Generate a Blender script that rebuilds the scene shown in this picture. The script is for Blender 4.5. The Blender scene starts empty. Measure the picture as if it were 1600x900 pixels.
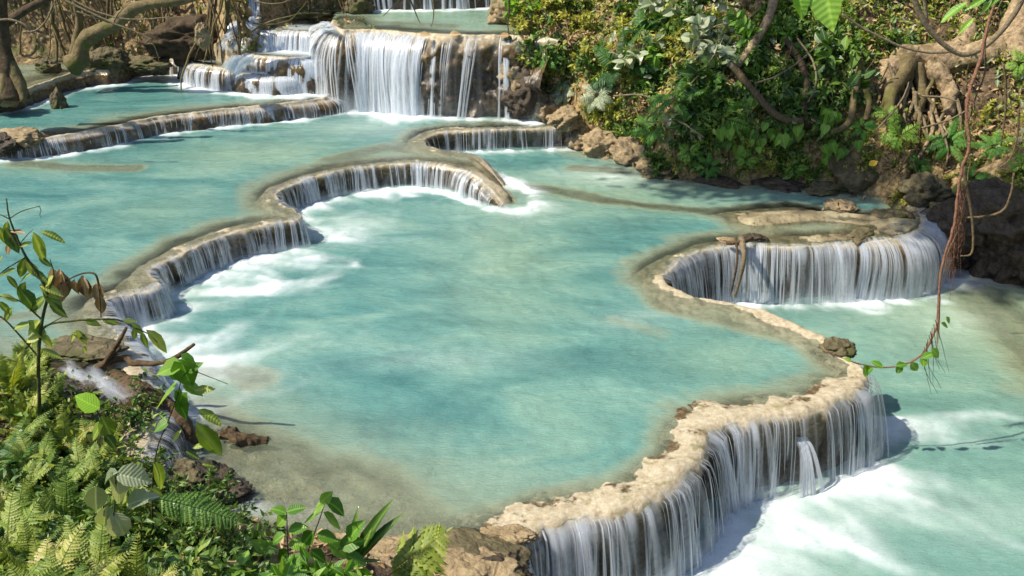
import bpy, math, random, time
import numpy as np
from mathutils import Vector, Matrix, Euler
random.seed(7); RNG = np.random.default_rng(7)
SC = bpy.context.scene
COL = SC.collection
# ------------------------------------------------------------------ camera
CAM_H = 5.0; PITCH = math.radians(24.0); HF = math.radians(55.0)
FPX = 800.0 / math.tan(HF / 2)
def ray(px, py):
    u = (px - 800.0) / FPX; v = -(py - 450.0) / FPX
    c, s = math.cos(PITCH), math.sin(PITCH)
    return Vector((u, c + v * s, -s + v * c))
def P(px, py, z):
    d = ray(px, py); t = (z - CAM_H) / d.z
    return Vector((d.x * t, d.y * t, z))
def W(px, py, dist):
    """point seen at photo pixel px,py whose forward ground distance is dist metres"""
    d = ray(px, py); t = dist / d.y
    return Vector((d.x * t, dist, CAM_H + d.z * t))
def PX(p):
    c, s = math.cos(PITCH), math.sin(PITCH)
    x, y, z = p[0], p[1], p[2] - CAM_H
    f = y * c - z * s; up = y * s + z * c
    return 800 + FPX * x / f, 450 - FPX * up / f
cam_d = bpy.data.cameras.new('camera'); cam = bpy.data.objects.new('camera', cam_d); COL.objects.link(cam)
cam.location = (0, 0, CAM_H); cam.rotation_euler = (math.radians(90) - PITCH, 0, 0)
cam_d.sensor_width = 36; cam_d.lens = 18 / math.tan(HF / 2); cam_d.clip_end = 600; cam_d.clip_start = 0.05
SC.camera = cam
SUN_AZ, SUN_EL = math.radians(257), math.radians(50)   # azimuth clockwise from +Y
# ------------------------------------------------------------------ noise
def _hash(ix, iy, iz, seed):
    h = (ix * 374761393 + iy * 668265263 + iz * 1274126177 + seed * 974634777) & 0xffffffff
    h = ((h ^ (h >> 13)) * 1274126177) & 0xffffffff
    h = (h ^ (h >> 16)) & 0xffffffff
    return h / 4294967295.0
def vnoise(p, seed=0):
    """value noise -1..1, p (n,3)"""
    p = np.asarray(p, dtype=np.float64); i = np.floor(p).astype(np.int64); f = p - i
    f = f * f * f * (f * (f * 6 - 15) + 10)
    r = 0
    for dx in (0, 1):
        wx = f[:, 0] if dx else 1 - f[:, 0]
        for dy in (0, 1):
            wy = f[:, 1] if dy else 1 - f[:, 1]
            for dz in (0, 1):
                wz = f[:, 2] if dz else 1 - f[:, 2]
                r = r + wx * wy * wz * _hash(i[:, 0] + dx, i[:, 1] + dy, i[:, 2] + dz, seed)
    return r * 2 - 1
def fbm(p, sc=1.0, oct=4, seed=0, gain=.5):
    p = np.asarray(p, dtype=np.float64) * sc; a = 1; r = 0; t = 0
    for k in range(oct):
        r = r + a * vnoise(p + 17.3 * k, seed + k); t += a; a *= gain; p = p * 2.03
    return r / t
def n1(s, sc=1., seed=0, oct=3):
    s = np.asarray(s, dtype=float).ravel()
    return fbm(np.stack([s, 0 * s + .37, 0 * s + seed * 3.1], 1), sc, oct, seed)
def smooth(a, b, x):
    t = np.clip((x - a) / (b - a), 0, 1); return t * t * (3 - 2 * t)
# ------------------------------------------------------------------ mesh helpers
def tag(o, label=None, cat=None, group=None, kind=None):
    if label: o['label'] = label
    if cat: o['category'] = cat
    if group: o['group'] = group
    if kind: o['kind'] = kind
    return o
def mesh_np(name, V, F, mat=None, smooth_=True, attrs=None, uv=None, mats=None, midx=None, vcol=None):
    """V (n,3), F (m,k) int array"""
    V = np.ascontiguousarray(V, dtype=np.float32); F = np.ascontiguousarray(F, dtype=np.int32)
    me = bpy.data.meshes.new(name)
    m, k = F.shape
    me.vertices.add(len(V)); me.vertices.foreach_set('co', V.ravel())
    me.loops.add(m * k); me.loops.foreach_set('vertex_index', F.ravel())
    me.polygons.add(m); me.polygons.foreach_set('loop_start', np.arange(0, m * k, k, dtype=np.int32))
    try: me.polygons.foreach_set('loop_total', np.full(m, k, dtype=np.int32))
    except Exception: pass
    if uv is not None:
        l = me.uv_layers.new(name='UVMap'); l.data.foreach_set('uv', np.ascontiguousarray(uv[F.ravel()], dtype=np.float32).ravel())
    if attrs:
        for an, av in attrs.items():
            av = np.asarray(av, dtype=np.float32)
            if av.ndim == 1:
                a = me.attributes.new(an, 'FLOAT', 'POINT'); a.data.foreach_set('value', av)
            else:
                a = me.attributes.new(an, 'FLOAT_VECTOR', 'POINT'); a.data.foreach_set('vector', av.ravel())
    me.update(calc_edges=True)
    me.polygons.foreach_set('use_smooth', np.full(m, smooth_, dtype=bool))
    for mm in (mats or ([mat] if mat else [])): me.materials.append(mm)
    if midx is not None: me.polygons.foreach_set('material_index', np.asarray(midx, dtype=np.int32))
    me.update()
    return me
def link(name, me, parent=None):
    o = bpy.data.objects.new(name, me); COL.objects.link(o)
    if parent: o.parent = parent
    return o
def empty(name, loc=(0, 0, 0), rz=0):
    o = bpy.data.objects.new(name, None); COL.objects.link(o); o.location = loc; o.rotation_euler = (0, 0, rz); o.empty_display_size = .1
    return o
def grid_faces(nr, nc):
    i = np.arange(nr - 1)[:, None] * nc + np.arange(nc - 1)[None, :]
    return np.stack([i, i + 1, i + nc + 1, i + nc], -1).reshape(-1, 4)
# ------------------------------------------------------------------ materials
def mat(name):
    m = bpy.data.materials.new(name); m.use_nodes = True; nt = m.node_tree; nt.nodes.clear(); return m, nt
class N:
    def __init__(s, name):
        s.m, s.nt = mat(name); s.out = s.nt.nodes.new('ShaderNodeOutputMaterial')
    def n(s, typ, **kw):
        nd = s.nt.nodes.new(typ)
        for k, v in kw.items():
            if k.startswith('i_'):
                key = k[2:]
                key = int(key) if key.isdigit() else key.replace('_', ' ')
                if isinstance(v, bpy.types.NodeSocket): s.nt.links.new(v, nd.inputs[key])
                else: nd.inputs[key].default_value = v
            else: setattr(nd, k, v)
        return nd
    def l(s, a, b): s.nt.links.new(a, b)
    def noise(s, vec, scale, detail=4, rough=.55, dist=0):
        nd = s.n('ShaderNodeTexNoise', i_Scale=scale, i_Detail=detail, i_Roughness=rough, i_Distortion=dist)
        if vec is not None: s.l(vec, nd.inputs['Vector'])
        return nd.outputs[0]
    def ramp(s, fac, stops, interp='LINEAR'):
        nd = s.n('ShaderNodeValToRGB'); cr = nd.color_ramp; cr.interpolation = interp
        while len(cr.elements) < len(stops): cr.elements.new(.5)
        for e, (p, c) in zip(cr.elements, stops):
            e.position = p; e.color = tuple(c) + (1,) if len(c) == 3 else c
        s.l(fac, nd.inputs[0]); return nd.outputs[0]
    def mix(s, fac, a, b, mode='MIX'):
        nd = s.n('ShaderNodeMix', data_type='RGBA', blend_type=mode)
        for k, v in ((0, fac), (6, a), (7, b)):
            if isinstance(v, bpy.types.NodeSocket): s.l(v, nd.inputs[k])
            elif k == 0: nd.inputs[0].default_value = v
            else: nd.inputs[k].default_value = tuple(v) + (1,) if len(v) == 3 else v
        return nd.outputs[2]
    def math(s, op, a, b=0., c=0., clamp=False):
        nd = s.n('ShaderNodeMath', operation=op); nd.use_clamp = clamp
        for k, v in ((0, a), (1, b), (2, c)):
            if isinstance(v, bpy.types.NodeSocket): s.l(v, nd.inputs[k])
            else: nd.inputs[k].default_value = v
        return nd.outputs[0]
    def mapr(s, v, a, b, c=0., d=1., smooth=True):
        nd = s.n('ShaderNodeMapRange'); nd.interpolation_type = 'SMOOTHSTEP' if smooth else 'LINEAR'
        s.l(v, nd.inputs[0])
        for k, x in zip((1, 2, 3, 4), (a, b, c, d)): nd.inputs[k].default_value = x
        return nd.outputs[0]
    def attr(s, name): return s.n('ShaderNodeAttribute', attribute_name=name)
    def pos(s): return s.n('ShaderNodeNewGeometry').outputs['Position']
    def obj(s): return s.n('ShaderNodeTexCoord').outputs['Object']
    def scalev(s, v, sx, sy, sz):
        nd = s.n('ShaderNodeMapping'); s.l(v, nd.inputs[0]); nd.inputs['Scale'].default_value = (sx, sy, sz); return nd.outputs[0]
    def bump(s, h, strength=.3, dist=.02):
        nd = s.n('ShaderNodeBump', i_Strength=strength, i_Distance=dist); s.l(h, nd.inputs['Height']); return nd.outputs[0]
    def pbr(s, color, rough=.6, normal=None, spec=.5, coat=0, ior=1.45):
        b = s.n('ShaderNodeBsdfPrincipled')
        for k, v in (('Base Color', color), ('Roughness', rough), ('Specular IOR Level', spec), ('Coat Weight', coat), ('IOR', ior)):
            if isinstance(v, bpy.types.NodeSocket): s.l(v, b.inputs[k])
            else: b.inputs[k].default_value = (tuple(v) + (1,)) if k == 'Base Color' else v
        b.inputs['Coat Roughness'].default_value = .15
        if normal is not None: s.l(normal, b.inputs['Normal'])
        return b.outputs[0]
    def done(s, sh): s.l(sh, s.out.inputs[0]); return s.m
# ------------------------------------------------------------------ the pools: levels and lips
Z0, ZL, Z1, Z2, Z2B, Z3, Z4 = 0.0, -0.78, .37, .64, .90, 1.82, 2.72
def chaikin(pts, n=2):
    pts = [Vector(p) for p in pts]
    for _ in range(n):
        o = [pts[0]]
        for a, b in zip(pts[:-1], pts[1:]): o += [a * .75 + b * .25, a * .25 + b * .75]
        o.append(pts[-1]); pts = o
    return pts
def lipline(px, z): return [Vector((p.x, p.y)) for p in chaikin([P(x, y, z) for x, y in px], 2)]
LIPM = lipline([(1405, 300), (1432, 312), (1448, 330), (1450, 352), (1430, 368), (1380, 374), (1300, 382), (1230, 386), (1160, 380), (1105, 388), (1068, 403), (1046, 418), (1036, 436), (1060, 455), (1100, 465), (1145, 472), (1195, 487), (1250, 508), (1298, 530), (1322, 552), (1350, 575), (1362, 596), (1345, 612), (1300, 632), (1240, 645), (1180, 655), (1118, 672), (1104, 694), (1098, 722), (1060, 757), (1016, 784), (960, 803), (900, 814), (845, 826), (805, 846), (783, 872), (778, 905), (790, 960)], Z0)
LIP1 = lipline([(925, 196), (880, 198), (820, 200), (760, 202), (705, 203), (672, 208), (660, 222), (680, 232), (725, 236), (775, 248), (815, 268), (822, 284), (795, 288), (760, 278), (725, 266), (690, 256), (640, 254), (580, 258), (520, 268), (470, 280), (440, 292), (428, 305), (442, 318), (470, 330), (470, 342), (440, 345), (400, 353), (355, 364), (312, 381), (268, 402), (236, 418), (232, 428), (250, 438), (244, 448), (212, 455), (180, 462), (160, 472), (163, 492), (190, 522), (212, 556), (228, 590), (242, 625), (246, 665), (215, 730)], Z1)
LIP2 = lipline([(-160, 228), (-60, 222), (10, 221), (70, 217), (130, 207), (195, 195), (250, 183), (320, 175), (390, 169), (450, 163), (500, 156), (524, 150), (527, 144), (505, 141)], Z2)
LIP2B = lipline([(-220, 172), (-80, 162), (20, 150), (45, 140), (75, 131), (110, 118), (150, 112), (188, 110), (200, 105), (196, 98)], Z2B)
LIP2C = lipline([(196, 101), (230, 96), (262, 95), (282, 97), (288, 92)], .92)   # low rock left of the cascade
LIP3 = lipline([(870, 66), (835, 60), (780, 58), (720, 58), (660, 55), (610, 51), (570, 49), (544, 50), (526, 49), (516, 43), (516, 34)], Z3)
LIP3L = lipline([(534, 54), (510, 52), (480, 50), (445, 49), (410, 49), (392, 46), (386, 38)], 1.68)
LIPB = lipline([(376, 66), (370, 78), (390, 86), (430, 89), (470, 91), (505, 90), (528, 86), (532, 76)], 1.3)
LIPC = lipline([(292, 84), (291, 94), (305, 101), (335, 105), (362, 108), (384, 104), (392, 92)], 1.05)
LIPD = lipline([(372, 108), (376, 115), (405, 118), (440, 119), (470, 117), (488, 108)], .98)
LIP4 = [Vector((p.x, p.y)) for p in chaikin([P(x, y, Z3) for x, y in [(545, 17), (590, 14), (640, 14), (690, 13), (740, 11), (800, 9)]], 1)]
def V2(px, z): return [Vector((P(x, y, z).x, P(x, y, z).y)) for x, y in px]
POOLS = [  # name, level, lip, closing outline, shelf width, max depth
    dict(n='M', z=Z0, lip=LIPM, close=[Vector(v) for v in [(-.6, 3.2), (-9, 3.2), (-12, 20), (1, 24), (7, 17)]], w=.26, D=.85, sl=.55),
    dict(n='1', z=Z1, lip=LIP1, close=[Vector(v) for v in [(-7, 7), (-14, 12), (-14, 26), (3, 27), (4, 19)]], w=.22, D=.7, sl=.5),
    dict(n='2', z=Z2, lip=LIP2, close=[Vector(v) for v in [(-2.3, 20.4), (-6, 25), (-16, 28), (-16, 14)]], w=.2, D=.5, sl=.5),
    dict(n='2B', z=Z2B, lip=LIP2B, close=[Vector(v) for v in [(-9, 26), (-18, 26), (-16, 14)]], w=.4, D=.25, sl=.5),
    dict(n='2C', z=.92, lip=LIP2C, close=[Vector(v) for v in [(-7.2, 25), (-9, 25)]], w=.6, D=.06, sl=.5),
    dict(n='C', z=1.05, lip=LIPC, close=[Vector(v) for v in [(-4.6, 23), (-7, 23)]], w=.5, D=.07, sl=.5),
    dict(n='D', z=.98, lip=LIPD, close=[Vector(v) for v in [(-4, 22), (-5.4, 22)]], w=.5, D=.06, sl=.5),
    dict(n='B', z=1.3, lip=LIPB, close=[Vector(v) for v in [(-3.6, 23), (-6, 23)]], w=.5, D=.07, sl=.5),
    dict(n='3L', z=1.68, lip=LIP3L, close=[Vector(v) for v in [(-5.5, 24.5), (-3, 24)]], w=.5, D=.08, sl=.5),
    dict(n='3', z=Z3, lip=LIP3, close=[Vector(v) for v in [(-3.9, 22.5), (-5, 30), (3, 30), (3, 20.5)]], w=.5, D=.5, sl=.7),
    dict(n='4', z=Z4, lip=LIP4, close=[Vector(v) for v in [(2.2, 40), (-5, 40)]], w=.5, D=.1, sl=.6),
]
def closed(p): return p['lip'] + p['close']
def inside(X, Y, poly):
    r = np.zeros(X.shape, bool); n = len(poly)
    for i in range(n):
        a = poly[i]; b = poly[(i + 1) % n]
        if a.y == b.y: continue
        c = ((a.y > Y) != (b.y > Y)) & (X < (b.x - a.x) * (Y - a.y) / (b.y - a.y) + a.x); r ^= c
    return r
def polydist(X, Y, pts, close=False, zs=None):
    best = np.full(X.shape, 1e9); zb = np.zeros(X.shape); n = len(pts)
    for i in range(n if close else n - 1):
        a = pts[i]; b = pts[(i + 1) % n]; dx, dy = b.x - a.x, b.y - a.y; L = dx * dx + dy * dy + 1e-12
        t = np.clip(((X - a.x) * dx + (Y - a.y) * dy) / L, 0, 1)
        d = (X - a.x - t * dx) ** 2 + (Y - a.y - t * dy) ** 2
        m = d < best; best = np.where(m, d, best)
        if zs is not None: zb = np.where(m, zs[i] + (zs[(i + 1) % n] - zs[i]) * t, zb)
    best = np.sqrt(best)
    return (best, zb) if zs is not None else best
# banks: foot line (pixel, pixel, foot height) and closing outline with foot heights
def foot(pts, n=1): return chaikin([P(*p) for p in pts], n)
RB = foot([(805, -8, Z3), (800, 25, Z3), (806, 60, Z3), (838, 120, 1.2), (840, 172, Z1), (872, 186, Z1), (905, 202, Z1), (915, 232, 0), (965, 242, 0), (1008, 252, 0), (1022, 275, 0), (1075, 280, 0), (1130, 286, 0), (1220, 290, 0), (1300, 298, 0), (1372, 308, 0), (1420, 318, 0), (1450, 372, -.8), (1490, 405, ZL), (1540, 418, ZL), (1590, 440, ZL), (1640, 470, ZL), (1760, 560, ZL), (1900, 760, ZL)])
RBC = [Vector(v) for v in [(8, 2, -1), (60, -5, 5), (60, 70, 9), (3.2, 70, 9), (2.6, 27, 4)]]
FB = foot([(-420, 128, Z2B), (-200, 112, Z2B), (-60, 106, Z2B), (60, 98, Z2B), (150, 96, Z2B), (195, 92, .95), (250, 88, 1.), (292, 82, 1.1), (318, 66, 1.4), (350, 58, 1.6), (372, 50, 1.7), (392, 40, Z3), (430, 31, Z3), (490, 22, Z3), (545, 17, Z3), (575, 14, Z3)])
FBC = [Vector(v) for v in [(-2.9, 27, 4), (-2.6, 70, 9), (-60, 70, 9), (-60, 12, 5), (-17, 14.5, 1)]]
NB = foot([(-260, 560, Z1), (-60, 585, Z1), (60, 600, Z1), (140, 622, Z1), (190, 668, .4), (225, 715, .2), (272, 742, 0), (300, 768, 0), (352, 800, 0), (420, 822, 0), (500, 836, .0), (600, 862, 0), (690, 888, 0), (760, 915, 0), (900, 1060, 0)])
NBC = [Vector(v) for v in [(1.5, 2.2, -.6), (6, -1, 0), (6, -20, 2), (-40, -20, 3), (-40, 8, 2), (-10, 7.3, .6)]]
BANKS = dict(R=(RB, RBC), F=(FB, FBC), N=(NB, NBC))
# shallow ridges seen under the water: points (pixel), level, half width, depth below surface
SHOALS = [([(800, 290), (860, 296), (940, 312), (1020, 322), (1100, 330), (1180, 328), (1240, 322)], 0, .55, .10),
          ([(1180, 345), (1240, 340), (1300, 338), (1370, 345), (1410, 350)], 0, .9, -.025),
          ([(1240, 375), (1330, 372), (1420, 370)], 0, .6, .015),
          ([(560, 262), (660, 262), (720, 262)], Z1, .6, .03),
          ([(640, 235), (600, 230), (520, 250)], Z1, .5, .12),
          ([(300, 585), (360, 580), (400, 590)], 0, .5, .16),
          ([(1040, 478), (1090, 490), (1180, 510)], 0, .4, .10),
          ([(960, 500), (1030, 520)], 0, .35, .28),
          ([(330, 740), (420, 780), (560, 825), (680, 850), (770, 860)], 0, .75, .07),
          ([(300, 660), (370, 690), (450, 745), (560, 785)], 0, 1.35, .085),
          ([(300, 680), (340, 720)], 0, .6, .12),
          ([(30, 255), (120, 262), (210, 262)], Z1, .5, .12),
          ([(520, 90), (470, 40), (560, 34), (700, 40)], Z3, .5, .14),
          ([(0, 500), (100, 480), (200, 440), (330, 372)], Z1, .3, .16),
          ([(1520, 440), (1600, 520), (1650, 600)], ZL, 1.3, .10),
          ([(1330, 500), (1500, 470)], ZL, .5, .35),
          ([(900, 262), (980, 268)], 0, .5, .12)]
def idwz(X, Y, f):
    pts = [(a + (b - a) * (i / 4)) for a, b in zip(f[:-1], f[1:]) for i in range(4)]
    num = np.zeros(X.shape); den = np.zeros(X.shape)
    for p in pts:
        w_ = 1 / ((X - p.x) ** 2 + (Y - p.y) ** 2 + .06) ** 2; num += w_ * p.z; den += w_
    return num / den
def bankh(X, Y, key, N3, lev):
    f, c = BANKS[key]; pts = f + c; poly = [Vector((p.x, p.y)) for p in pts]
    ins = inside(X, Y, poly); d = polydist(X, Y, poly, True); zf = idwz(X, Y, f)
    df = polydist(X, Y, [Vector((p.x, p.y)) for p in f])
    d = np.where(ins, df, -d)
    nz = fbm(N3, 1.3, 4, 5); nz2 = fbm(N3, 5, 3, 9)
    if key == 'R':
        h = zf - .12 + .85 * smooth(0, .28, d + .15 * nz) + np.clip(d, 0, 5) * .85 + np.clip(d - 5, 0, 30) * .42 + nz * .35 * smooth(0, .6, d) + nz2 * .08
        sub = .45
    elif key == 'F':
        h = zf - .12 + .9 * smooth(0, .5, d + .2 * nz) + 1.1 * smooth(.3, 1.3, d) + np.clip(d - .3, 0, 6) * .55 + np.clip(d - 5, 0, 30) * .42 + nz * .4 * smooth(0, .6, d) + nz2 * .1
        sub = .35
    else:
        h = zf - .03 + .12 * smooth(0, .4, d) + np.clip(d - .15, 0, 7) * .52 + nz * .13 * smooth(0, .5, d) + nz2 * .035
        sub = .16
    if key == 'F': h = np.where(X < -7, np.minimum(h, 2.6 + .5 * nz + np.clip(X + 12, 0, 5) * .9), h)
    h = np.minimum(h, 12 + nz)
    return np.where(d > -.04, h, np.minimum(zf - .10, lev - .07) + d * sub + nz2 * .03), d
def height(X, Y):
    """terrain height, bank mask, for flat arrays"""
    N3 = np.stack([X, Y, 0 * X], 1)
    nz = fbm(N3, 1.6, 4, 21); nf = fbm(N3, 9, 3, 31)
    H = np.full(X.shape, ZL - .75) + .12 * nz
    lev = np.full(X.shape, ZL)
    for p in POOLS:
        poly = closed(p); ins = inside(X, Y, poly); d = polydist(X, Y, poly, True); dl = polydist(X, Y, p['lip'])
        w = p['w'] * (1 + .5 * nz)
        dep = .055 + (p['D'] - .055) * smooth(0, 1, (dl - w) / p['sl'] * (1 if p['D'] > .3 else 1)) * .5 + .5 * (p['D'] - .055) * smooth(0, 1, (dl - w) / (p['sl'] * 3))
        hh = p['z'] - dep + nf * .012 + nz * .10 * smooth(w, w + 1.2, dl) * (p['D'] > .2)
        if p['n'] == '1':
            qx, qy = PX((X, Y, p['z'] + 0 * X)); hh = hh - .47 * smooth(735, 822, qx) * ((qy > 238) & (qy < 310) & (qx < 900))
        m = ins & (d > .09)
        H = np.where(m, hh, H); lev = np.where(m, p['z'], lev)
    for pts, z, hw, dp in SHOALS:
        d = polydist(X, Y, V2(pts, z)); k = (1 - smooth(.15, 1, d / hw + .25 * nz)) * (np.abs(lev - z) < .02)
        tgt = z - dp + .05 * nz + nf * .02
        H = np.where(tgt > H, H + (tgt - H) * k, H)
    bm = np.zeros(X.shape)
    for k in 'RFN':
        h, d = bankh(X, Y, k, N3, lev); bm = np.where(h > H, np.where(k == 'N', 2, 1) * smooth(-.3, .15, d), bm); H = np.maximum(H, h)
    return H, bm, lev
GS = .04; GX0, GX1, GY0, GY1 = -12.0, 11.0, 2.4, 28.0
gx = np.arange(GX0, GX1 + 1e-6, GS); gy = np.arange(GY0, GY1 + 1e-6, GS)
GXX, GYY = np.meshgrid(gx, gy)
TH, TB, TL = height(GXX.ravel(), GYY.ravel())
TH = TH.reshape(GXX.shape); TB = TB.reshape(GXX.shape); TL = TL.reshape(GXX.shape)
def hgt(x, y):
    """terrain height lookup, arrays or floats"""
    fx = np.clip((np.asarray(x) - GX0) / GS, 0, len(gx) - 1.001); fy = np.clip((np.asarray(y) - GY0) / GS, 0, len(gy) - 1.001)
    ix = fx.astype(int); iy = fy.astype(int); u = fx - ix; v = fy - iy
    return (TH[iy, ix] * (1 - u) + TH[iy, ix + 1] * u) * (1 - v) + (TH[iy + 1, ix] * (1 - u) + TH[iy + 1, ix + 1] * u) * v
def hits(px, py):
    """arrays of photo pixels -> first terrain point along each sight line"""
    px = np.asarray(px, float).ravel(); py = np.asarray(py, float).ravel()
    u = (px - 800) / FPX; v = -(py - 450) / FPX; c, s = math.cos(PITCH), math.sin(PITCH)
    dx, dy, dz = u, c + v * s, -s + v * c
    dist = np.full(px.shape, np.nan); y = 2.5
    while y < 27.9:
        x = dx / dy * y; z = CAM_H + dz / dy * y
        m = np.isnan(dist) & (z < hgt(x, np.full_like(x, y))); dist[m] = y; y += .05
    dist = np.where(np.isnan(dist), 27.9, dist)
    return np.stack([dx / dy * dist, dist, CAM_H + dz / dy * dist], 1)
def hit(px, py): return Vector(hits([px], [py])[0])
def tnormal(x, y):
    e = .12; return Vector((float(hgt(x - e, y) - hgt(x + e, y)), float(hgt(x, y - e) - hgt(x, y + e)), 2 * e)).normalized()
# ---- terrain material
g = N('ground_rock_and_soil')
p_ = g.pos(); bk = g.attr('bank').outputs['Fac']; lvd = g.attr('above').outputs['Fac']
n_a = g.noise(p_, 2.2, 6, .6); n_b = g.noise(p_, 14, 5, .65); n_c = g.noise(p_, 45, 3, .6)
bed = g.ramp(n_a, [(.28, (.13, .10, .055)), (.5, (.29, .245, .15)), (.72, (.45, .40, .27))])
bed = g.mix(g.mapr(n_b, .5, .75), bed, (.09, .07, .035), 'MIX')
lime = g.ramp(n_b, [(.3, (.06, .04, .02)), (.5, (.26, .18, .08)), (.68, (.50, .38, .20))])
soil = g.ramp(n_b, [(.3, (.02, .013, .008)), (.5, (.08, .052, .028)), (.75, (.24, .16, .085))])
bcol = g.mix(g.mapr(lvd, .9, 2.2), lime, soil)
bcol = g.mix(g.mapr(g.noise(p_, 3.1, 4), .55, .7), bcol, (.07, .085, .018))
nsoil = g.ramp(n_b, [(.3, (.03, .02, .012)), (.5, (.09, .06, .035)), (.72, (.24, .17, .10))])
col = g.mix(g.mapr(bk, .2, .9), bed, bcol)
col = g.mix(g.mapr(bk, 1.2, 1.8), col, nsoil)
hb = g.math('ADD', g.math('MULTIPLY', n_b, .7), g.math('MULTIPLY', n_c, .3))
M_TERR = g.done(g.pbr(col, .75, g.bump(hb, .8, .06)))
def grid_obj(name, X, Y, Z, m, attrs, keep=None):
    nr, nc = X.shape; F = grid_faces(nr, nc)
    V = np.stack([X.ravel(), Y.ravel(), Z.ravel()], 1)
    if keep is not None:
        kf = keep.ravel()[F].all(1); F = F[kf]; used = np.zeros(len(V), bool); used[F.ravel()] = True
        idx = np.cumsum(used) - 1; V = V[used]; F = idx[F]; attrs = {k: (v[used]) for k, v in attrs.items()}
    return link(name, mesh_np(name, V, F, m, True, attrs))
# ground: one near sheet of fine mesh and a coarse far sheet that continues it
j = fbm(np.stack([GXX.ravel(), GYY.ravel(), TH.ravel()], 1), 7, 3, 77).reshape(GXX.shape)
bkm = np.minimum(TB, 1)
GR = grid_obj('ground', GXX + .06 * j * bkm, GYY - .05 * j * bkm, TH, M_TERR, {'bank': TB.ravel(), 'above': (TH - TL).ravel()})
tag(GR, kind='structure')
cx = np.arange(-70, 70.1, .8); cy = np.arange(-30, 80.1, .8); CX, CY = np.meshgrid(cx, cy)
h, b, lv = height(CX.ravel(), CY.ravel()); h = h.reshape(CX.shape)
inn = (CX > GX0 + .9) & (CX < GX1 - .9) & (CY > GY0 + .9) & (CY < GY1 - .9)
tag(grid_obj('terrain', CX, CY, h - .06, M_TERR, {'bank': b, 'above': (h.ravel() - lv)}, ~inn), kind='structure')
# ------------------------------------------------------------------ water surfaces
w = N('turquoise_pool_water')
A_d = w.attr('depth').outputs['Fac']; A_f = w.attr('foam').outputs['Fac']; A_c = w.attr('cover').outputs['Fac']; A_m = w.attr('milk').outputs['Fac']
pw = w.pos()
s1 = w.scalev(pw, .7, 1.3, 1.)
nb = w.noise(s1, .75, 5, .55, 1.2); nc = w.noise(w.scalev(pw, 1.0, 2.6, 1.), 5.0, 5, .62, 1.6); nf = w.noise(w.scalev(pw, 1.2, 2.6, 1.), 17, 4, .6, 1.)
deep = w.ramp(nb, [(.30, (.048, .160, .166)), (.5, (.096, .248, .238)), (.68, (.18, .335, .295))])
deep = w.mix(w.mapr(A_d, .10, .42), (.31, .37, .265), deep)
deep = w.mix(w.math('MULTIPLY', w.mapr(nc, .5, .72), .10), deep, (.38, .52, .41))
deep = w.mix(w.math('MULTIPLY', w.mapr(nc, .5, .30), .12), deep, (.055, .19, .18))
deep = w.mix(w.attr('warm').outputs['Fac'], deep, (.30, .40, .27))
deep = w.mix(A_m, deep, (.55, .66, .60))
milk = w.math('SUBTRACT', 1., w.math('POWER', 2.718, w.math('MULTIPLY', w.math('POWER', A_d, 1.5), -14.)))
hh = w.math('ADD', w.math('MULTIPLY', nc, .55), w.math('MULTIPLY', nf, .6))
hh = w.math('ADD', w.math('MULTIPLY', hh, .6), w.math('MULTIPLY', w.noise(w.scalev(pw, .8, 1.6, 1.), 1.7, 3, .5, .8), .9)); nrm = w.bump(hh, .5, .07)
dif = w.n('ShaderNodeBsdfDiffuse'); w.l(deep, dif.inputs[0]); w.l(nrm, dif.inputs['Normal'])
tr = w.n('ShaderNodeBsdfTransparent'); tr.inputs[0].default_value = (.93, .98, .96, 1)
m1 = w.n('ShaderNodeMixShader'); w.l(milk, m1.inputs[0]); w.l(tr.outputs[0], m1.inputs[1]); w.l(dif.outputs[0], m1.inputs[2])
gl = w.n('ShaderNodeBsdfGlossy', i_Roughness=.09); w.l(nrm, gl.inputs['Normal'])
fr = w.n('ShaderNodeFresnel', i_IOR=1.38); w.l(nrm, fr.inputs['Normal'])
m2 = w.n('ShaderNodeMixShader'); w.l(fr.outputs[0], m2.inputs[0]); w.l(m1.outputs[0], m2.inputs[1]); w.l(gl.outputs[0], m2.inputs[2])
fd = w.n('ShaderNodeBsdfDiffuse'); fd.inputs[0].default_value = (.62, .69, .74, 1)
fw = w.math('MULTIPLY', w.math('POWER', A_f, 1.25), w.mapr(nf, .25, .6, .62, .92), clamp=True)
m3 = w.n('ShaderNodeMixShader'); w.l(fw, m3.inputs[0]); w.l(m2.outputs[0], m3.inputs[1]); w.l(fd.outputs[0], m3.inputs[2])
t2 = w.n('ShaderNodeBsdfTransparent')
m4 = w.n('ShaderNodeMixShader'); w.l(A_c, m4.inputs[0]); w.l(t2.outputs[0], m4.inputs[1]); w.l(m3.outputs[0], m4.inputs[2])
M_WATER = w.done(m4.outputs[0])

def resample(pts, step):
    pts = [np.array((p.x, p.y)) for p in pts]; a = np.array(pts); seg = np.linalg.norm(np.diff(a, axis=0), axis=1); s = np.concatenate([[0], np.cumsum(seg)])
    n = max(2, int(s[-1] / step)); t = np.linspace(0, s[-1], n)
    return np.stack([np.interp(t, s, a[:, 0]), np.interp(t, s, a[:, 1])], 1), t
def smooth1(a, k):
    for _ in range(k): a[1:-1] = (a[:-2] + 2 * a[1:-1] + a[2:]) / 4
    return a
def lipframe(p, step=.025, sm=4):
    c, s = resample(p['lip'], step); c = smooth1(c, sm)
    t = np.gradient(c, axis=0); t /= np.linalg.norm(t, axis=1)[:, None] + 1e-9
    n = np.stack([t[:, 1], -t[:, 0]], 1)
    q = c + n * .05; ins = inside(q[:, 0], q[:, 1], closed(p)); 
    if ins.mean() > .5: n = -n
    return c, s, t, n
FR = {p['n']: lipframe(p) for p in POOLS}
PD = {p['n']: p for p in POOLS}
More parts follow.
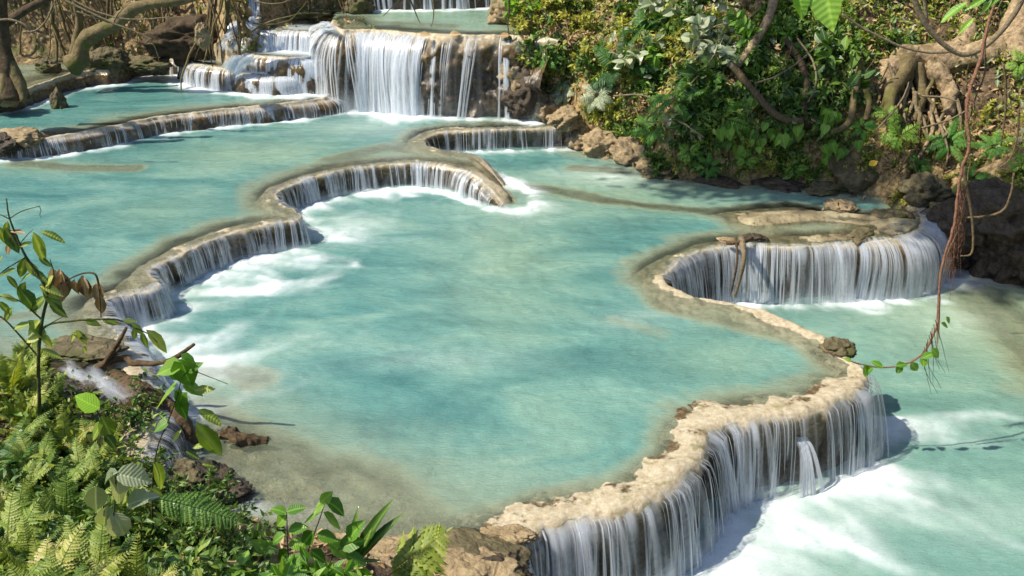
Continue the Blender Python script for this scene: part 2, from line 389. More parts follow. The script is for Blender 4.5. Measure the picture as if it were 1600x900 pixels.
def level_at(x, y, own):
    """water level just below the lip: highest pool other than OWN and lower than it that contains the point"""
    z = np.full(x.shape, ZL)
    for p in POOLS:
        if p['n'] == own or p['z'] >= PD[own]['z']: continue
        m = inside(x, y, closed(p)); z = np.where(m & (p['z'] > z), p['z'], z)
    return z
BASEZ = {}
for k, (c, s, t, n) in FR.items():
    q = c + n * .22; b = level_at(q[:, 0], q[:, 1], k); BASEZ[k] = b
# emitters of foam: per lip, strength along its length
def pxy(c, z): return PX((c[:, 0], c[:, 1], z + 0 * c[:, 0]))
def strength(k):
    c, s, t, n = FR[k]; z = PD[k]['z']; x, y = pxy(c, z); m = .75 + .5 * n1(s, 1.5, 3)
    if k == 'M':
        m = np.where((y < 440) & (x < 1380), 1.0, m); m = np.where(x > 1380, np.where(y < 420, 1.1, m), m)
        m = np.where((y > 434) & (y < 600) & (x < 1345), 0.0, m); m = np.where((y >= 560) & (x > 1100), 1.3, m); m = np.where((x < 1110) & (y > 650), 1.9, m); m = np.where((y > 560) & (x > 1110), 1.6, m)
        m = np.where((y > 350) & (y <= 398) & (x < 1330) & (x > 1030), .55, m)
    if k == '1':
        m = np.where(y < 240, .35, m); m = np.where((y > 240) & (y < 300), .8, m); m = np.where(y >= 300, 2.1, m); m = np.where((y > 470), 1.8, m); m = np.where(y > 610, .5, m)
    if k == '2': m = m * .28
    if k in ('2B', '2C'): m = m * .10
    if k == '3': m = np.where(x > 690, .35, 1.5)
    if k in ('B', 'C', 'D', '3L'): m = m * 1.1
    if k == '4': m = m * .35
    return np.clip(m, 0, 3)
def foam_field(xs, ys, level, n_per=900, steps=70):
    nx, ny = len(xs), len(ys); F = np.zeros((ny, nx)); dx = xs[1] - xs[0]; rng = np.random.default_rng(3)
    for k, (c, s, t, n) in FR.items():
        sel = np.abs(BASEZ[k] - level) < .02; st = strength(k) * sel
        if st.sum() < 1e-3: continue
        L = s[-1]; N_ = int(n_per * (st > 0).mean() * L * (.024 / dx) ** .5)
        cl = .12 + smooth(-.25, .45, n1(s, 3.2, 33, 4)) ** 2 + .5 * smooth(-.1, .5, n1(s, 11, 34, 2)); pr = st * cl; pr = pr / pr.sum(); ii = rng.choice(len(s), N_, p=pr); wt = st.mean() / max((st > 0).mean(), 1e-3)
        drop = np.clip(PD[k]['z'] - level, .15, 1.5)
        out = .10 + .16 * drop
        pos = c[ii] + n[ii] * (out + rng.normal(0, .05, N_)[:, None]) + t[ii] * rng.normal(0, .02, N_)[:, None]
        reach = {'M': 2.1, '1': 1.75, '2': .45, '2B': .25, '2C': .3, '3': 1.0, '4': .6, '3L': .6, 'B': .8, 'C': 1.0, 'D': .6}[k]
        sp = reach * (.45 + 1.0 * np.abs(n1(s, 1.1, 12)[ii])) * rng.uniform(.3, 1.25, N_)
        if k == '1': sp = sp * np.where(pxy(c, .45)[1][ii] < 300, .42, np.where(pxy(c, .45)[1][ii] < 480, 1.7, 1.5))
        if k == 'M': sp = sp * np.where(pxy(c, 0)[1][ii] < 480, .6, 1.35)
        d0 = n[ii].copy(); th = n1(s, .9, 31)[ii] * 1.1 + rng.normal(0, .12, N_)
        ct, sn = np.cos(th), np.sin(th); d0 = np.stack([d0[:, 0] * ct - d0[:, 1] * sn, d0[:, 0] * sn + d0[:, 1] * ct], 1)
        if k == 'M': d0 = d0 + np.array([.35, .0]) * (pxy(c, 0)[1][ii] > 480)[:, None]
        if k == '1': d0 = d0 + np.array([.25, -.1])
        for q in range(steps):
            f = q / steps; P3 = np.stack([pos[:, 0], pos[:, 1], 0 * ii], 1)
            a = fbm(P3, 1.3, 3, 51) * 3.2; a = a + 1.1 * fbm(P3, 4.5, 2, 53); cu = np.stack([np.cos(a + th), np.sin(a + th)], 1)
            v = d0 * (1 - .35 * f) + cu * (.25 + .75 * f)
            pos = pos + v * (sp / steps)[:, None]
            ix = ((pos[:, 0] - xs[0]) / dx).astype(int); iy = ((pos[:, 1] - ys[0]) / dx).astype(int)
            ok = (ix >= 0) & (ix < nx) & (iy >= 0) & (iy < ny)
            np.add.at(F, (iy[ok], ix[ok]), (wt * (1 - f) ** 1.3 * (1 + 2.5 * (f < .1)))) 
    def blur(a, r):
        for _ in range(r):
            a = (np.roll(a, 1, 0) + np.roll(a, -1, 0) + 2 * a) / 4; a = (np.roll(a, 1, 1) + np.roll(a, -1, 1) + 2 * a) / 4
        return a
    return blur(F, 1) * .8 + blur(F, 4) * .25
def water(pname, level, x0, x1, y0, y1, step, over, kfoam=.022, extra=None, dmul=1.):
    xs = np.arange(x0, x1, step); ys = np.arange(y0, y1, step); X, Y = np.meshgrid(xs, ys); x, y = X.ravel(), Y.ravel()
    if pname: reg = inside(x, y, closed(PD[pname])); dl = polydist(x, y, PD[pname]['lip'])
    else: reg = np.ones(x.shape, bool); dl = np.full(x.shape, 9.)
    for q in over:
        po = closed(PD[q]); reg &= ~(inside(x, y, po) & (polydist(x, y, po, True) > .25))
    d = level - hgt(x, y); ok = reg & (d > -.12)
    # anything beyond the fine grid is deep
    F = foam_field(xs, ys, level).ravel(); foam = 1 - np.exp(-F * kfoam)
    n3 = np.stack([x, y, 0 * x], 1)
    patch = fbm(n3 * np.array([1, .8, 1]), 2.6, 4, 61); strk = fbm(n3 * np.array([1.2, .8, 1]), 7, 3, 63); foam = np.clip((foam - .06) * 1.0 * (1.05 + 1.0 * patch + .5 * strk), 0, 1)
    milk = np.clip(.55 * (1 - np.exp(-F * kfoam * .35)), 0, 1)
    if extra is not None: ex, em = extra(x, y); foam = np.clip(foam + ex, 0, 1); milk = np.clip(milk + em, 0, 1)
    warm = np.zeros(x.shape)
    if pname == 'M':  # mid-pool tint paints the reflection of sunlit greenery into the water colour
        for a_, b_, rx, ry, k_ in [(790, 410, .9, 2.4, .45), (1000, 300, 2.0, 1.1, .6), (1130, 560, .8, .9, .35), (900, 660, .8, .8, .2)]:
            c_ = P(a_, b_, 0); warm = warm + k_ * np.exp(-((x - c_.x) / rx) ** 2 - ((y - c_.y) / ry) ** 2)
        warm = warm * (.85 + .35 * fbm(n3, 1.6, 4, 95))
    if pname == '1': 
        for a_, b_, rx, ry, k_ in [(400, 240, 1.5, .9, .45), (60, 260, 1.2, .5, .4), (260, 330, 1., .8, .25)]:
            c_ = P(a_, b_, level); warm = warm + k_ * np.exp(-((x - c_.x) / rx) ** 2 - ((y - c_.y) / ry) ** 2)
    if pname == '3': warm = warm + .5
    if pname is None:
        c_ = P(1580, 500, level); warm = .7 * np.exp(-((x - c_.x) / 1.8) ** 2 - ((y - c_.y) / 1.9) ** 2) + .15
    z = level + .012 * fbm(n3, 2.2, 3, 41) + .008 * fbm(n3, 9, 2, 45) + .025 * smooth(.5, 1, foam) * (.6 + .8 * fbm(n3, 7, 3, 43))
    cover = smooth(0.0, .035, dl)
    dln = np.clip(dl + (.26 * fbm(n3, 1.9, 4, 301) + .06 * fbm(n3, 8, 2, 302)) * smooth(.02, .3, dl), 0, 9)
    if pname == '1': qx, qy = pxy(np.stack([x, y], 1), level); cover = cover * (1 - smooth(728, 752, qx) * ((qy > 238) & (qy < 310) & (qx < 900)))
    dd = np.minimum(np.clip(d, 0, 3) * dmul, .006 + .14 * dln + .6 * dln * dln)
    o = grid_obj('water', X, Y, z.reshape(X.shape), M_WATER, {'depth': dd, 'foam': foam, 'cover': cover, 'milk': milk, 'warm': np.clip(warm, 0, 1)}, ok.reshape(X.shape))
    return tag(o, kind='structure')
def blobs(spec, z):
    """soft pale patches: (px,py,rx m,ry m,foam,milk)"""
    cs = [(P(a, b, z), rx, ry, f, m) for a, b, rx, ry, f, m in spec]
    def fn(x, y):
        e = 0; k = 0; nz = fbm(np.stack([x * .8, y * 1.6, 0 * x], 1), 2.2, 4, 91)
        for c, rx, ry, f, m in cs:
            q = np.exp(-(((x - c.x) / rx) ** 2 + ((y - c.y) / ry) ** 2)) * (1 + .8 * nz); e = e + f * q; k = k + m * q
        return e, k
    return fn
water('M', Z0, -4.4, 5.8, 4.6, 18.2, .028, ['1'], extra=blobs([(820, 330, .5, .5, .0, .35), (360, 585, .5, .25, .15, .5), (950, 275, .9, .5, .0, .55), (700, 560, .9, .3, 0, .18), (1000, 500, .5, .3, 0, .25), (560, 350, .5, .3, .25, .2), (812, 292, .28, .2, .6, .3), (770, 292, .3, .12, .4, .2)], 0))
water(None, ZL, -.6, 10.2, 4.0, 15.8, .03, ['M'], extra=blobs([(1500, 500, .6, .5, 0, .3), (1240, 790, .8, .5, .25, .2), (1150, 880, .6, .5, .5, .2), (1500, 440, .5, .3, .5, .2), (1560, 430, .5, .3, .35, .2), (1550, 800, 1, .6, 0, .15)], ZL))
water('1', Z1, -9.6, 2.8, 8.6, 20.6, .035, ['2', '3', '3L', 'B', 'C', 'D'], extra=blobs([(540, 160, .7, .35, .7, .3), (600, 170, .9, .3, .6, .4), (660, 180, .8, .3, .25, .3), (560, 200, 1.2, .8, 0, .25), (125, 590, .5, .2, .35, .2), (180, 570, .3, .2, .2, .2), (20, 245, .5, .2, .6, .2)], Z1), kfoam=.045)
water('2', Z2, -12, -1.8, 15.2, 22.4, .05, ['2B', '2C', '3', 'B', 'C', 'D'], extra=blobs([(500, 142, .6, .25, .6, .3), (440, 133, .8, .2, .4, .3), (330, 125, .9, .2, .35, .3)], Z2), kfoam=.07)
water('2B', Z2B, -12, -5.5, 17, 25, .06, [], dmul=.8)
water('2C', .92, -8, -6, 19, 24, .06, ['C', 'B'], extra=blobs([(275, 93, .3, .2, .5, .3)], .92))
water('C', 1.12, -7, -4.4, 19, 24, .05, ['B', 'D', '3'], extra=blobs([(370, 85, .5, .3, .8, .3), (330, 95, .3, .2, .3, .3)], 1.12))
water('D', .98, -6, -3.5, 18.5, 22.5, .05, ['B', '3'], extra=blobs([(470, 112, .3, .2, .7, .3)], .98))
water('B', 1.32, -6, -3.2, 19, 23.5, .05, ['3'], extra=blobs([(400, 76, .8, .4, 1.1, .3), (480, 80, .8, .5, .9, .3)], 1.3))
water('3L', 1.68, -6, -3, 19.5, 24, .05, ['3'], extra=blobs([(440, 44, .8, .5, .6, .3)], 1.68))
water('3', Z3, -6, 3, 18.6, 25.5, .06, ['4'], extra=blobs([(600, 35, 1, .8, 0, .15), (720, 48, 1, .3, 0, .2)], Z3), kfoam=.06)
water('4', Z4, -4, 3, 22, 27, .1, [])
# ------------------------------------------------------------------ travertine rims
r = N('travertine_rim')
pr_ = r.pos(); a_in = r.attr('inner').outputs['Fac']; a_dn = r.attr('down').outputs['Fac']; a_wet = r.attr('wet').outputs['Fac']
ra = r.noise(pr_, 3.5, 6, .65); rb = r.noise(pr_, 18, 6, .7); rc = r.noise(pr_, 60, 4, .6)
top = r.ramp(rb, [(.25, (.20, .15, .09)), (.40, (.36, .30, .20)), (.58, (.48, .425, .315)), (.75, (.62, .57, .46))])
top = r.mix(r.math('MULTIPLY', r.mapr(ra, .52, .70), .5), top, (.19, .145, .075)); top = r.mix(r.math('MULTIPLY', r.mapr(r.noise(pr_, 1.3, 5, .6), .56, .70), .35), top, (.13, .095, .05))
top = r.mix(r.math('MULTIPLY', r.mapr(r.noise(pr_, 5.2, 4), .58, .7), .6), top, (.15, .15, .04))
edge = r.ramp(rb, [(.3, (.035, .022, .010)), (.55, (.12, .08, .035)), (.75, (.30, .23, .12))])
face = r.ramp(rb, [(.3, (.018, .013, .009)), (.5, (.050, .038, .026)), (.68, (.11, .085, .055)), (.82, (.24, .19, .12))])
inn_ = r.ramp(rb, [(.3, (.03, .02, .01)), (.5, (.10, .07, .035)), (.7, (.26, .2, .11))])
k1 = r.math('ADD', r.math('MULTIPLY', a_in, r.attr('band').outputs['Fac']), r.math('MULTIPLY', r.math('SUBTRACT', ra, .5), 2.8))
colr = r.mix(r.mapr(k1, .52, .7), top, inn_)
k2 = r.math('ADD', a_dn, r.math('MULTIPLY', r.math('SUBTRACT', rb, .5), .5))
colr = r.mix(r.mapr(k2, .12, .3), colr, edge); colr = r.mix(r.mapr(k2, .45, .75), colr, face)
rgh = r.math('SUBTRACT', .6, r.math('MULTIPLY', a_wet, .45))
hr = r.math('ADD', r.math('MULTIPLY', rb, .6), r.math('MULTIPLY', rc, .4))
M_RIM = r.done(r.pbr(colr, rgh, r.bump(hr, .6, .025), .5, 0))
def shoulder(k):
    c, s, t, n = FR[k]; x, y = pxy(c, PD[k]['z']); o = np.zeros(len(s))
    if k == 'M': o = .30 * smooth(1285, 1400, x) * (y < 410)
    if k == '1': o = .12 * smooth(690, 760, x) * (y > 240) * (y < 300) + .14 * (y > 478)
    if k == '2': o = .10 + .15 * smooth(440, 520, x)
    if k in ('C', 'D', 'B'): o = .12 + 0 * x
    if k == '3': o = .12 + .08 * (x < 660) + 0 * x
    return smooth1(o.astype(float) + 0 * s, 25)
SH = {k: shoulder(k) for k in FR}
def shc(q, w_=.5): return math.sqrt(max(0, 1 - (1 - min(1, q / w_)) ** 2))
def zdrop(k):
    c, s, t, n = FR[k]; x, y = pxy(c, PD[k]['z']); o = 0 * s
    if k == '1': o = .47 * smooth(730, 822, x) * (y > 228) * (y < 300)
    return smooth1(o.astype(float), 10)
ZD = {k: zdrop(k) for k in FR}
def rim(k, width, rise, lump, bright=False, wmap=None, undercut=.10, rmap=None, facelum=None, bandf=lambda x, y: 0 * x):
    p = PD[k]; c, s, t, n = FR[k]; z = p['z']; m = len(s); base = smooth1(BASEZ[k].copy(), 12) - .25
    x, y = pxy(c, z); wd = np.full(m, width) if wmap is None else smooth1(wmap(x, y).astype(float), 30)
    rs = np.full(m, rise) if rmap is None else smooth1(rmap(x, y).astype(float), 20)
    wd = wd * (1 + .3 * n1(s, 1.1, 8)); drop = np.maximum(z - base - ZD[k], .1); zd = ZD[k]
    prof = [(-1.0, -.20, 0), (-.9, -.075, 0), (-.78, -.025, 0), (-.6, 0, 1), (-.45, .3, 1), (-.3, .6, 1), (-.16, .85, 1), (-.07, .7, 1), (-.02, .2, 1)]
    V = []; inn = []; dn = []; wet = []
    lob = n1(s, 2.2, 14) * .07 + n1(s, 7, 15) * .035; wd = wd * (1 + .25 * n1(s, 3.5, 18))
    sc2 = np.concatenate([[0, .02, .05, .08], np.linspace(.11, 1, 36 if k == '3' else 22)])
    for (o, hz, kk) in prof:
        off = o * wd + lob * (1 + o)
        zz = z - .012 + hz * (rs + .012) if kk else z + hz
        V.append(np.column_stack([c + n * off[:, None], np.broadcast_to(zz, (m,)) - zd])); inn.append(np.full(m, -o)); dn.append(np.zeros(m)); wet.append(np.full(m, .3))
    for q in sc2:
        und = .035 * min(1, q * 12) - undercut * math.sin(min(1, q * 1.15) * 3.0) * (q > .03) + .05 * q
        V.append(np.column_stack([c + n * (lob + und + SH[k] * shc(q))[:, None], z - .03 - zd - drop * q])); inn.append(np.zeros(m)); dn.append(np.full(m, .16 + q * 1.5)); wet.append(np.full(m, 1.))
    nr = len(V); V = np.stack(V, 0)     # nr,m,3
    fl = V.reshape(-1, 3); q = np.repeat(np.arange(nr), m); facew = smooth(len(prof) - 3, len(prof) + 3, q)
    nn = np.tile(np.column_stack([n, 0 * s]), (nr, 1))
    lm = lump if facelum is None else np.tile(smooth1(facelum(x, y).astype(float), 20), nr)
    # vertical flow ribs plus lumps
    n3 = fl * np.array([1, 1, .35]); ribs = fbm(n3, 9, 3, 71); lumps = fbm(fl, 2.6, 3, 72); fine = fbm(fl, 22, 2, 73)
    rdg = (1 - np.abs(fbm(fl * np.array([1, 1, .8]), 4.5, 4, 79)) * 2.2) * (.06 if k == '3' else .018)
    fl = fl + nn * ((rdg + ribs * .030 + lumps * lm) * facew + fine * .008)[:, None]
    topw = (1 - facew) * (q > 1); fl[:, 2] += topw * (fbm(fl, 3, 4, 74) * .026 + np.abs(fbm(fl, 9, 3, 75)) * .02 - .006 + fine * .006)
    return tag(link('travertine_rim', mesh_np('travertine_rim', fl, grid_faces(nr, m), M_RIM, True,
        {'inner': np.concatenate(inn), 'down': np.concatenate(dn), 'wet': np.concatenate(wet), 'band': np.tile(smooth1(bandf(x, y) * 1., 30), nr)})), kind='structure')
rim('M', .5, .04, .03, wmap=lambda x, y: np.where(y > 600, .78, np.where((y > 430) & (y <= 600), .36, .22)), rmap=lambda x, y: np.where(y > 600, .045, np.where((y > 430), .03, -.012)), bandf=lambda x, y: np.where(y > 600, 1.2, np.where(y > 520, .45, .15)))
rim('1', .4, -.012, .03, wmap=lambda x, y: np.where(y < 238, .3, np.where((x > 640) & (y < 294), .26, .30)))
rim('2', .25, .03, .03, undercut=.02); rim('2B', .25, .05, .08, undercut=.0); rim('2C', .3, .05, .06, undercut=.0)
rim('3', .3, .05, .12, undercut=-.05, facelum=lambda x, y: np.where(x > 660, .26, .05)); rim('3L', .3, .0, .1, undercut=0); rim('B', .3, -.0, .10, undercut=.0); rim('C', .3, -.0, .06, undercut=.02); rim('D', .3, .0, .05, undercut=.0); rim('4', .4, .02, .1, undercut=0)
# ------------------------------------------------------------------ falling water
f = N('falling_water')
al = f.attr('alpha').outputs['Fac']; uvn = f.n('ShaderNodeUVMap'); sep = f.n('ShaderNodeSeparateXYZ'); f.l(uvn.outputs[0], sep.inputs[0])
u = sep.outputs[0]; e = f.math('SUBTRACT', 1., f.math('POWER', f.math('ABSOLUTE', f.math('SUBTRACT', f.math('MULTIPLY', f.math('FRACT', u), 2.), 1.)), 2.))
fn = f.noise(f.scalev(uvn.outputs[0], 3.1, 1.3, 1.), 1., 3, .6)
fa = f.math('MULTIPLY', f.math('MULTIPLY', al, e), f.mapr(fn, .3, .62, .35, 1.15), clamp=True)
d1 = f.n('ShaderNodeBsdfDiffuse'); d1.inputs[0].default_value = (.80, .86, .94, 1)
d2 = f.n('ShaderNodeBsdfTranslucent'); d2.inputs[0].default_value = (.80, .86, .94, 1)
g1 = f.n('ShaderNodeBsdfGlossy', i_Roughness=.3); g1.inputs[0].default_value = (.9, .95, 1, 1)
ms = f.n('ShaderNodeMixShader'); ms.inputs[0].default_value = .35; f.l(d1.outputs[0], ms.inputs[1]); f.l(d2.outputs[0], ms.inputs[2])
mg = f.n('ShaderNodeMixShader'); mg.inputs[0].default_value = .12; f.l(ms.outputs[0], mg.inputs[1]); f.l(g1.outputs[0], mg.inputs[2])
tt = f.n('ShaderNodeBsdfTransparent'); mf = f.n('ShaderNodeMixShader'); f.l(fa, mf.inputs[0]); f.l(tt.outputs[0], mf.inputs[1]); f.l(mg.outputs[0], mf.inputs[2])
M_FALL = f.done(mf.outputs[0])
def curtain(k, dens, vout, wmin, wmax, dfun, afun=None, seed=0, sel=None):
    """strands of water along a lip; dens strands/m, dfun(s,x,y)-> local density factor 0..1"""
    p = PD[k]; c, s, t, n = FR[k]; z = p['z']; rng = np.random.default_rng(100 + seed); x, y = pxy(c, z)
    df = np.clip(dfun(s, x, y), 0, 2) * (z - BASEZ[k] > .05)
    N_ = int(dens * s[-1] * df.mean()); 
    if N_ < 2: return
    cl = .30 + smooth(-.3, .5, n1(s, 7.5, 40 + seed, 2)) ** 1.5 * 1.3 + .35 * smooth(-.3, .6, n1(s, 2.1, 60 + seed, 2)); df = df * cl; latn = n1(s, 2.4, 90 + seed, 2) * .16
    ii = rng.choice(len(s), N_, p=df / df.sum()); NS = 11
    tt_ = np.linspace(0, 1, NS); V = []; UV = []; AL = []
    b = smooth1(BASEZ[k].copy(), 6); dirn = smooth1(n.copy(), 10); dirn /= np.linalg.norm(dirn, axis=1)[:, None]
    for j, i in enumerate(ii):
        drop = max(.03, z - ZD[k][i] - b[i] + .01); wd = wmin + (wmax - wmin) * rng.random() ** 2.5; a = rng.uniform(.25, .95) * (1.1 - .35 * (wd - wmin) / (wmax - wmin + 1e-6))
        if afun is not None: a *= afun(x[i], y[i])
        vo = vout * math.sqrt(drop) * rng.uniform(.65, 1.3); lat = (rng.normal(0, .022) + latn[i]) * drop; ph = rng.uniform(0, 50)
        ins = rng.uniform(.03, .09); brk = 1.0 if rng.random() < .8 else rng.uniform(.5, .9)
        for q in tt_ * brk:
            # over the lip, then a free arc
            h = max(0, (q - .06) / .94); dz = drop * h; ou = (SH[k][i] + .14 * (k == '3')) * shc(h * .9) + -ins + (ins + .035) * min(1, q / .06) + vo * math.sqrt(h) * (1 if SH[k][i] < .1 else .35) if h > 0 else -ins + (ins + .035) * min(1, q / .06)
            cx_ = c[i] + dirn[i] * ou + t[i] * (lat * h); zz = z - ZD[k][i] + .014 - .03 * min(1, q / .06) ** 2 - dz
            wq = wd * (.75 + .55 * q)
            for ui, sg in enumerate((-1, 0, 1)):
                pt = cx_ + t[i] * (sg * wq) + dirn[i] * (wq * .35 * (sg == 0)); V.append((pt[0], pt[1], zz)); UV.append((j + .02 + .48 * ui, ph + q * drop * 2))
            fade = min(1, .25 + q * 9) * (1 if brk == 1 else 1 - max(0, (q / brk - .7) / .3)); AL += [a * fade * (1 + .35 * q)] * 3
    V = np.array(V); base = (np.arange(N_) * NS * 3)[:, None, None, None]; rr = np.arange(NS - 1)[None, :, None, None] * 3; cc = np.arange(2)[None, None, :, None]
    F = (base + rr + cc + np.array([0, 1, 4, 3])[None, None, None, :]).reshape(-1, 4)
    return tag(link('waterfall', mesh_np('waterfall', V, F, M_FALL, True, {'alpha': np.array(AL)}, np.array(UV))), kind='structure')
def veil(k, vout, amax, dfun, seed=0, fs=9.):
    p = PD[k]; c, s, t, n = FR[k]; z = p['z']; x, y = pxy(c, z); si = np.arange(0, s[-1], .0125); ip = lambda a: np.interp(si, s, a)
    b = ip(smooth1(BASEZ[k].copy(), 6)); zd = ip(ZD[k]); sh = ip(SH[k]); dirn = smooth1(n.copy(), 10); dx_, dy_ = ip(dirn[:, 0]), ip(dirn[:, 1]); ln = np.hypot(dx_, dy_); dx_, dy_ = dx_ / ln, dy_ / ln
    df = ip(np.clip(dfun(s, x, y), 0, 1.5) * (z - BASEZ[k] > .05)); cx, cy = ip(c[:, 0]), ip(c[:, 1]); m = len(si); NS = 14; V = []; AL = []; UV = []
    drop = np.maximum(z - zd - b + .01, .02); lobes = .5 + .5 * n1(si, 4., 5 + seed, 3)
    for q in np.linspace(0, 1, NS):
        h = max(0, (q - .06) / .94); ou = (sh + .14 * (k == '3')) * shc(h * .9) - .05 + .085 * min(1, q / .06) + vout * np.sqrt(drop) * math.sqrt(h) * (.6 + .7 * lobes) * np.where(sh < .1, 1, .35) + .012
        V.append(np.stack([cx + dx_ * ou, cy + dy_ * ou, z - zd + .014 - .03 * min(1, q / .06) ** 2 - drop * h], 1))
        a = smooth(-.25, .5, fbm(np.stack([si * fs, 0 * si + h * .9, 0 * si + seed], 1), 1., 3, 200 + seed)) * (.45 + .55 * smooth(-.4, .3, fbm(np.stack([si * 30, 0 * si + h * .8, 0 * si], 1), 1., 2, 210 + seed)))
        low = smooth(.55, 1., h); a = a * (1 - low * .4) + low * .55
        AL.append(a * df * amax * min(1, .35 + q * 5)); UV.append(np.stack([0 * si + .5, si * 0 + h * 2], 1))
    return tag(link('waterfall', mesh_np('waterfall', np.concatenate(V), grid_faces(NS, m), M_FALL, True, {'alpha': np.concatenate(AL)}, np.concatenate(UV))), kind='structure')
gap = lambda s, sd, lo=-.15, hi=.35, f_=1.3: smooth(lo, hi, n1(s, f_, sd, 4))
def dM(s, x, y):
    g_ = .5 + gap(s, 3, -.3, .3); g_ = np.where((y > 440) & (y < 570) & (x < 1346), 0, g_)
    g_ = np.where((y > 618) & (y < 668) & (x > 1105), g_ * .65, g_); g_ = np.where((x < 1110) & (y > 640), .8 + gap(s, 4), g_)
    return np.where((x > 1040) & (y < 420), g_ * .6 + .5, g_)
curtain('M', 44, .22, .005, .017, dM, seed=1)
veil('M', .22, .75, lambda s, x, y: np.clip(dM(s, x, y), 0, 1), 1)
curtain('M', 14, .26, .02, .07, dM, lambda x, y: .42, seed=2)
curtain('M', 60, .16, .02, .05, lambda s, x, y: ((x > 1395) & (x < 1485) & (y < 425)) * 1.5 + ((x > 1290) & (x < 1400) & (y < 425)) * .6, lambda x, y: .8, seed=21)
d1f = lambda s, x, y: np.where(y < 232, .45 * gap(s, 5), .35 + gap(s, 6, -.4, .2))
curtain('1', 34, .16, .004, .015, d1f, seed=3)
veil('1', .18, .75, lambda s, x, y: np.clip(d1f(s, x, y), 0, 1), 3, 11)
veil('2', .10, .5, lambda s, x, y: .7 + 0 * s, 5, 11)
veil('3', .26, .8, lambda s, x, y: (x < 672) * .9 + (x >= 672) * .12, 7, 5)
veil('B', .16, .9, lambda s, x, y: 1. + 0 * s, 8, 6)
veil('D', .14, .8, lambda s, x, y: 1. + 0 * s, 9, 6)
veil('C', .14, .6, lambda s, x, y: 1. + 0 * s, 10, 7)
veil('3L', .2, .9, lambda s, x, y: 1. + 0 * s, 11, 6)
curtain('1', 18, .20, .02, .06, d1f, lambda x, y: .5, seed=4)
curtain('2', 60, .10, .006, .02, lambda s, x, y: .4 + .6 * gap(s, 7), seed=5)
curtain('2B', 5, .10, .01, .03, lambda s, x, y: gap(s, 8, .2, .5), seed=6)
curtain('2C', 20, .14, .01, .04, lambda s, x, y: (x > 262) * 1., seed=61)
curtain('C', 70, .14, .01, .03, lambda s, x, y: .5 + gap(s, 9), seed=7)
curtain('C', 30, .16, .04, .08, lambda s, x, y: .5 + gap(s, 9), lambda x, y: .5, seed=71)
curtain('B', 40, .16, .03, .08, lambda s, x, y: np.where((x > 400) & (x < 460), .3, 1.5), lambda x, y: .8, seed=91)
curtain('D', 34, .14, .03, .07, lambda s, x, y: .8 + 0 * s, lambda x, y: .75, seed=81)
curtain('D', 80, .14, .01, .04, lambda s, x, y: .5 + gap(s, 10), seed=8)
curtain('B', 90, .16, .01, .04, lambda s, x, y: np.where((x > 395) & (x < 470), .35, 1.4), seed=9)
d3 = lambda s, x, y: np.where(x < 640, .35 + gap(s, 11, -.3, .3), np.where(x < 672, .9, .0 + .75 * smooth(.15, .4, n1(s, 1.3, 12)))) * (x < 800)
curtain('3', 90, .26, .008, .03, d3, seed=10)
curtain('3', 26, .30, .03, .10, lambda s, x, y: np.where(x < 665, d3(s, x, y), .12 * d3(s, x, y)), lambda x, y: .6, seed=11)
curtain('3L', 90, .22, .02, .05, lambda s, x, y: 1 + 0 * s, lambda x, y: .8, seed=14)
curtain('3', 60, .25, .008, .035, lambda s, x, y: ((x > 672) & (x < 800)) * sum(np.exp(-((x - q_) / 5.) ** 2) for q_ in (684, 703, 735, 742, 762, 795)), lambda x, y: .9, seed=17)
curtain('4', 40, .2, .01, .05, lambda s, x, y: .3 + gap(s, 13), seed=12)
# ------------------------------------------------------------------ vegetation library
def leafmat(name, c1, c2, c3, trans=.35, rough=.42, spec=.5, vein=True):
    m = N(name); rn = m.attr('rnd').outputs['Fac']; uv = m.n('ShaderNodeUVMap').outputs[0]
    c = m.ramp(rn, [(0, c1), (.5, c2), (1, c3)])
    c = m.mix(m.mapr(m.noise(m.pos(), 9, 3), .45, .7, 0, .35), c, c1)
    if vein:
        sx = m.n('ShaderNodeSeparateXYZ'); m.l(uv, sx.inputs[0])
        mid = m.mapr(m.math('ABSOLUTE', m.math('SUBTRACT', sx.outputs[0], .5)), .0, .05, .35, 0)
        c = m.mix(mid, c, tuple(min(1, v * 1.8 + .02) for v in c3))
        wv = m.math('SINE', m.math('MULTIPLY', m.math('SUBTRACT', sx.outputs[1], m.math('ABSOLUTE', m.math('MULTIPLY', m.math('SUBTRACT', sx.outputs[0], .5), .6))), 60.))
        nr = m.bump(wv, .25, .004)
    else: nr = None
    b = m.pbr(c, rough, nr, spec)
    t = m.n('ShaderNodeBsdfTranslucent'); tc = m.mix(1., c, (1.5, 1.45, .5), 'MULTIPLY'); m.l(tc, t.inputs[0])
    x = m.n('ShaderNodeMixShader'); x.inputs[0].default_value = trans; m.l(b, x.inputs[1]); m.l(t.outputs[0], x.inputs[2])
    return m.done(x.outputs[0])
def barkmat(name, c1, c2, moss=None, scale=14, mossf=.5, rough=.85, crack=0):
    m = N(name); p = m.obj(); a = m.noise(m.scalev(p, 1, 1, 1), scale, 6, .7); b = m.noise(p, scale * .22, 4)
    c = m.ramp(a, [(.3, c1), (.55, tuple((x + y) / 2 for x, y in zip(c1, c2))), (.75, c2)])
    if moss: c = m.mix(m.mapr(b, mossf, mossf + .12), c, moss)
    vo = m.n('ShaderNodeTexVoronoi', i_Scale=scale * .8); vo.feature = 'DISTANCE_TO_EDGE'; m.l(p, vo.inputs[0]); cr = m.mapr(vo.outputs[0], 0, .12); c = m.mix(m.math('MULTIPLY', m.math('SUBTRACT', 1., cr), .45 * crack), c, c1); hh = m.math('ADD', a, m.math('MULTIPLY', cr, .25 * crack)); return m.done(m.pbr(c, rough, m.bump(hh, 1., .05), .3))
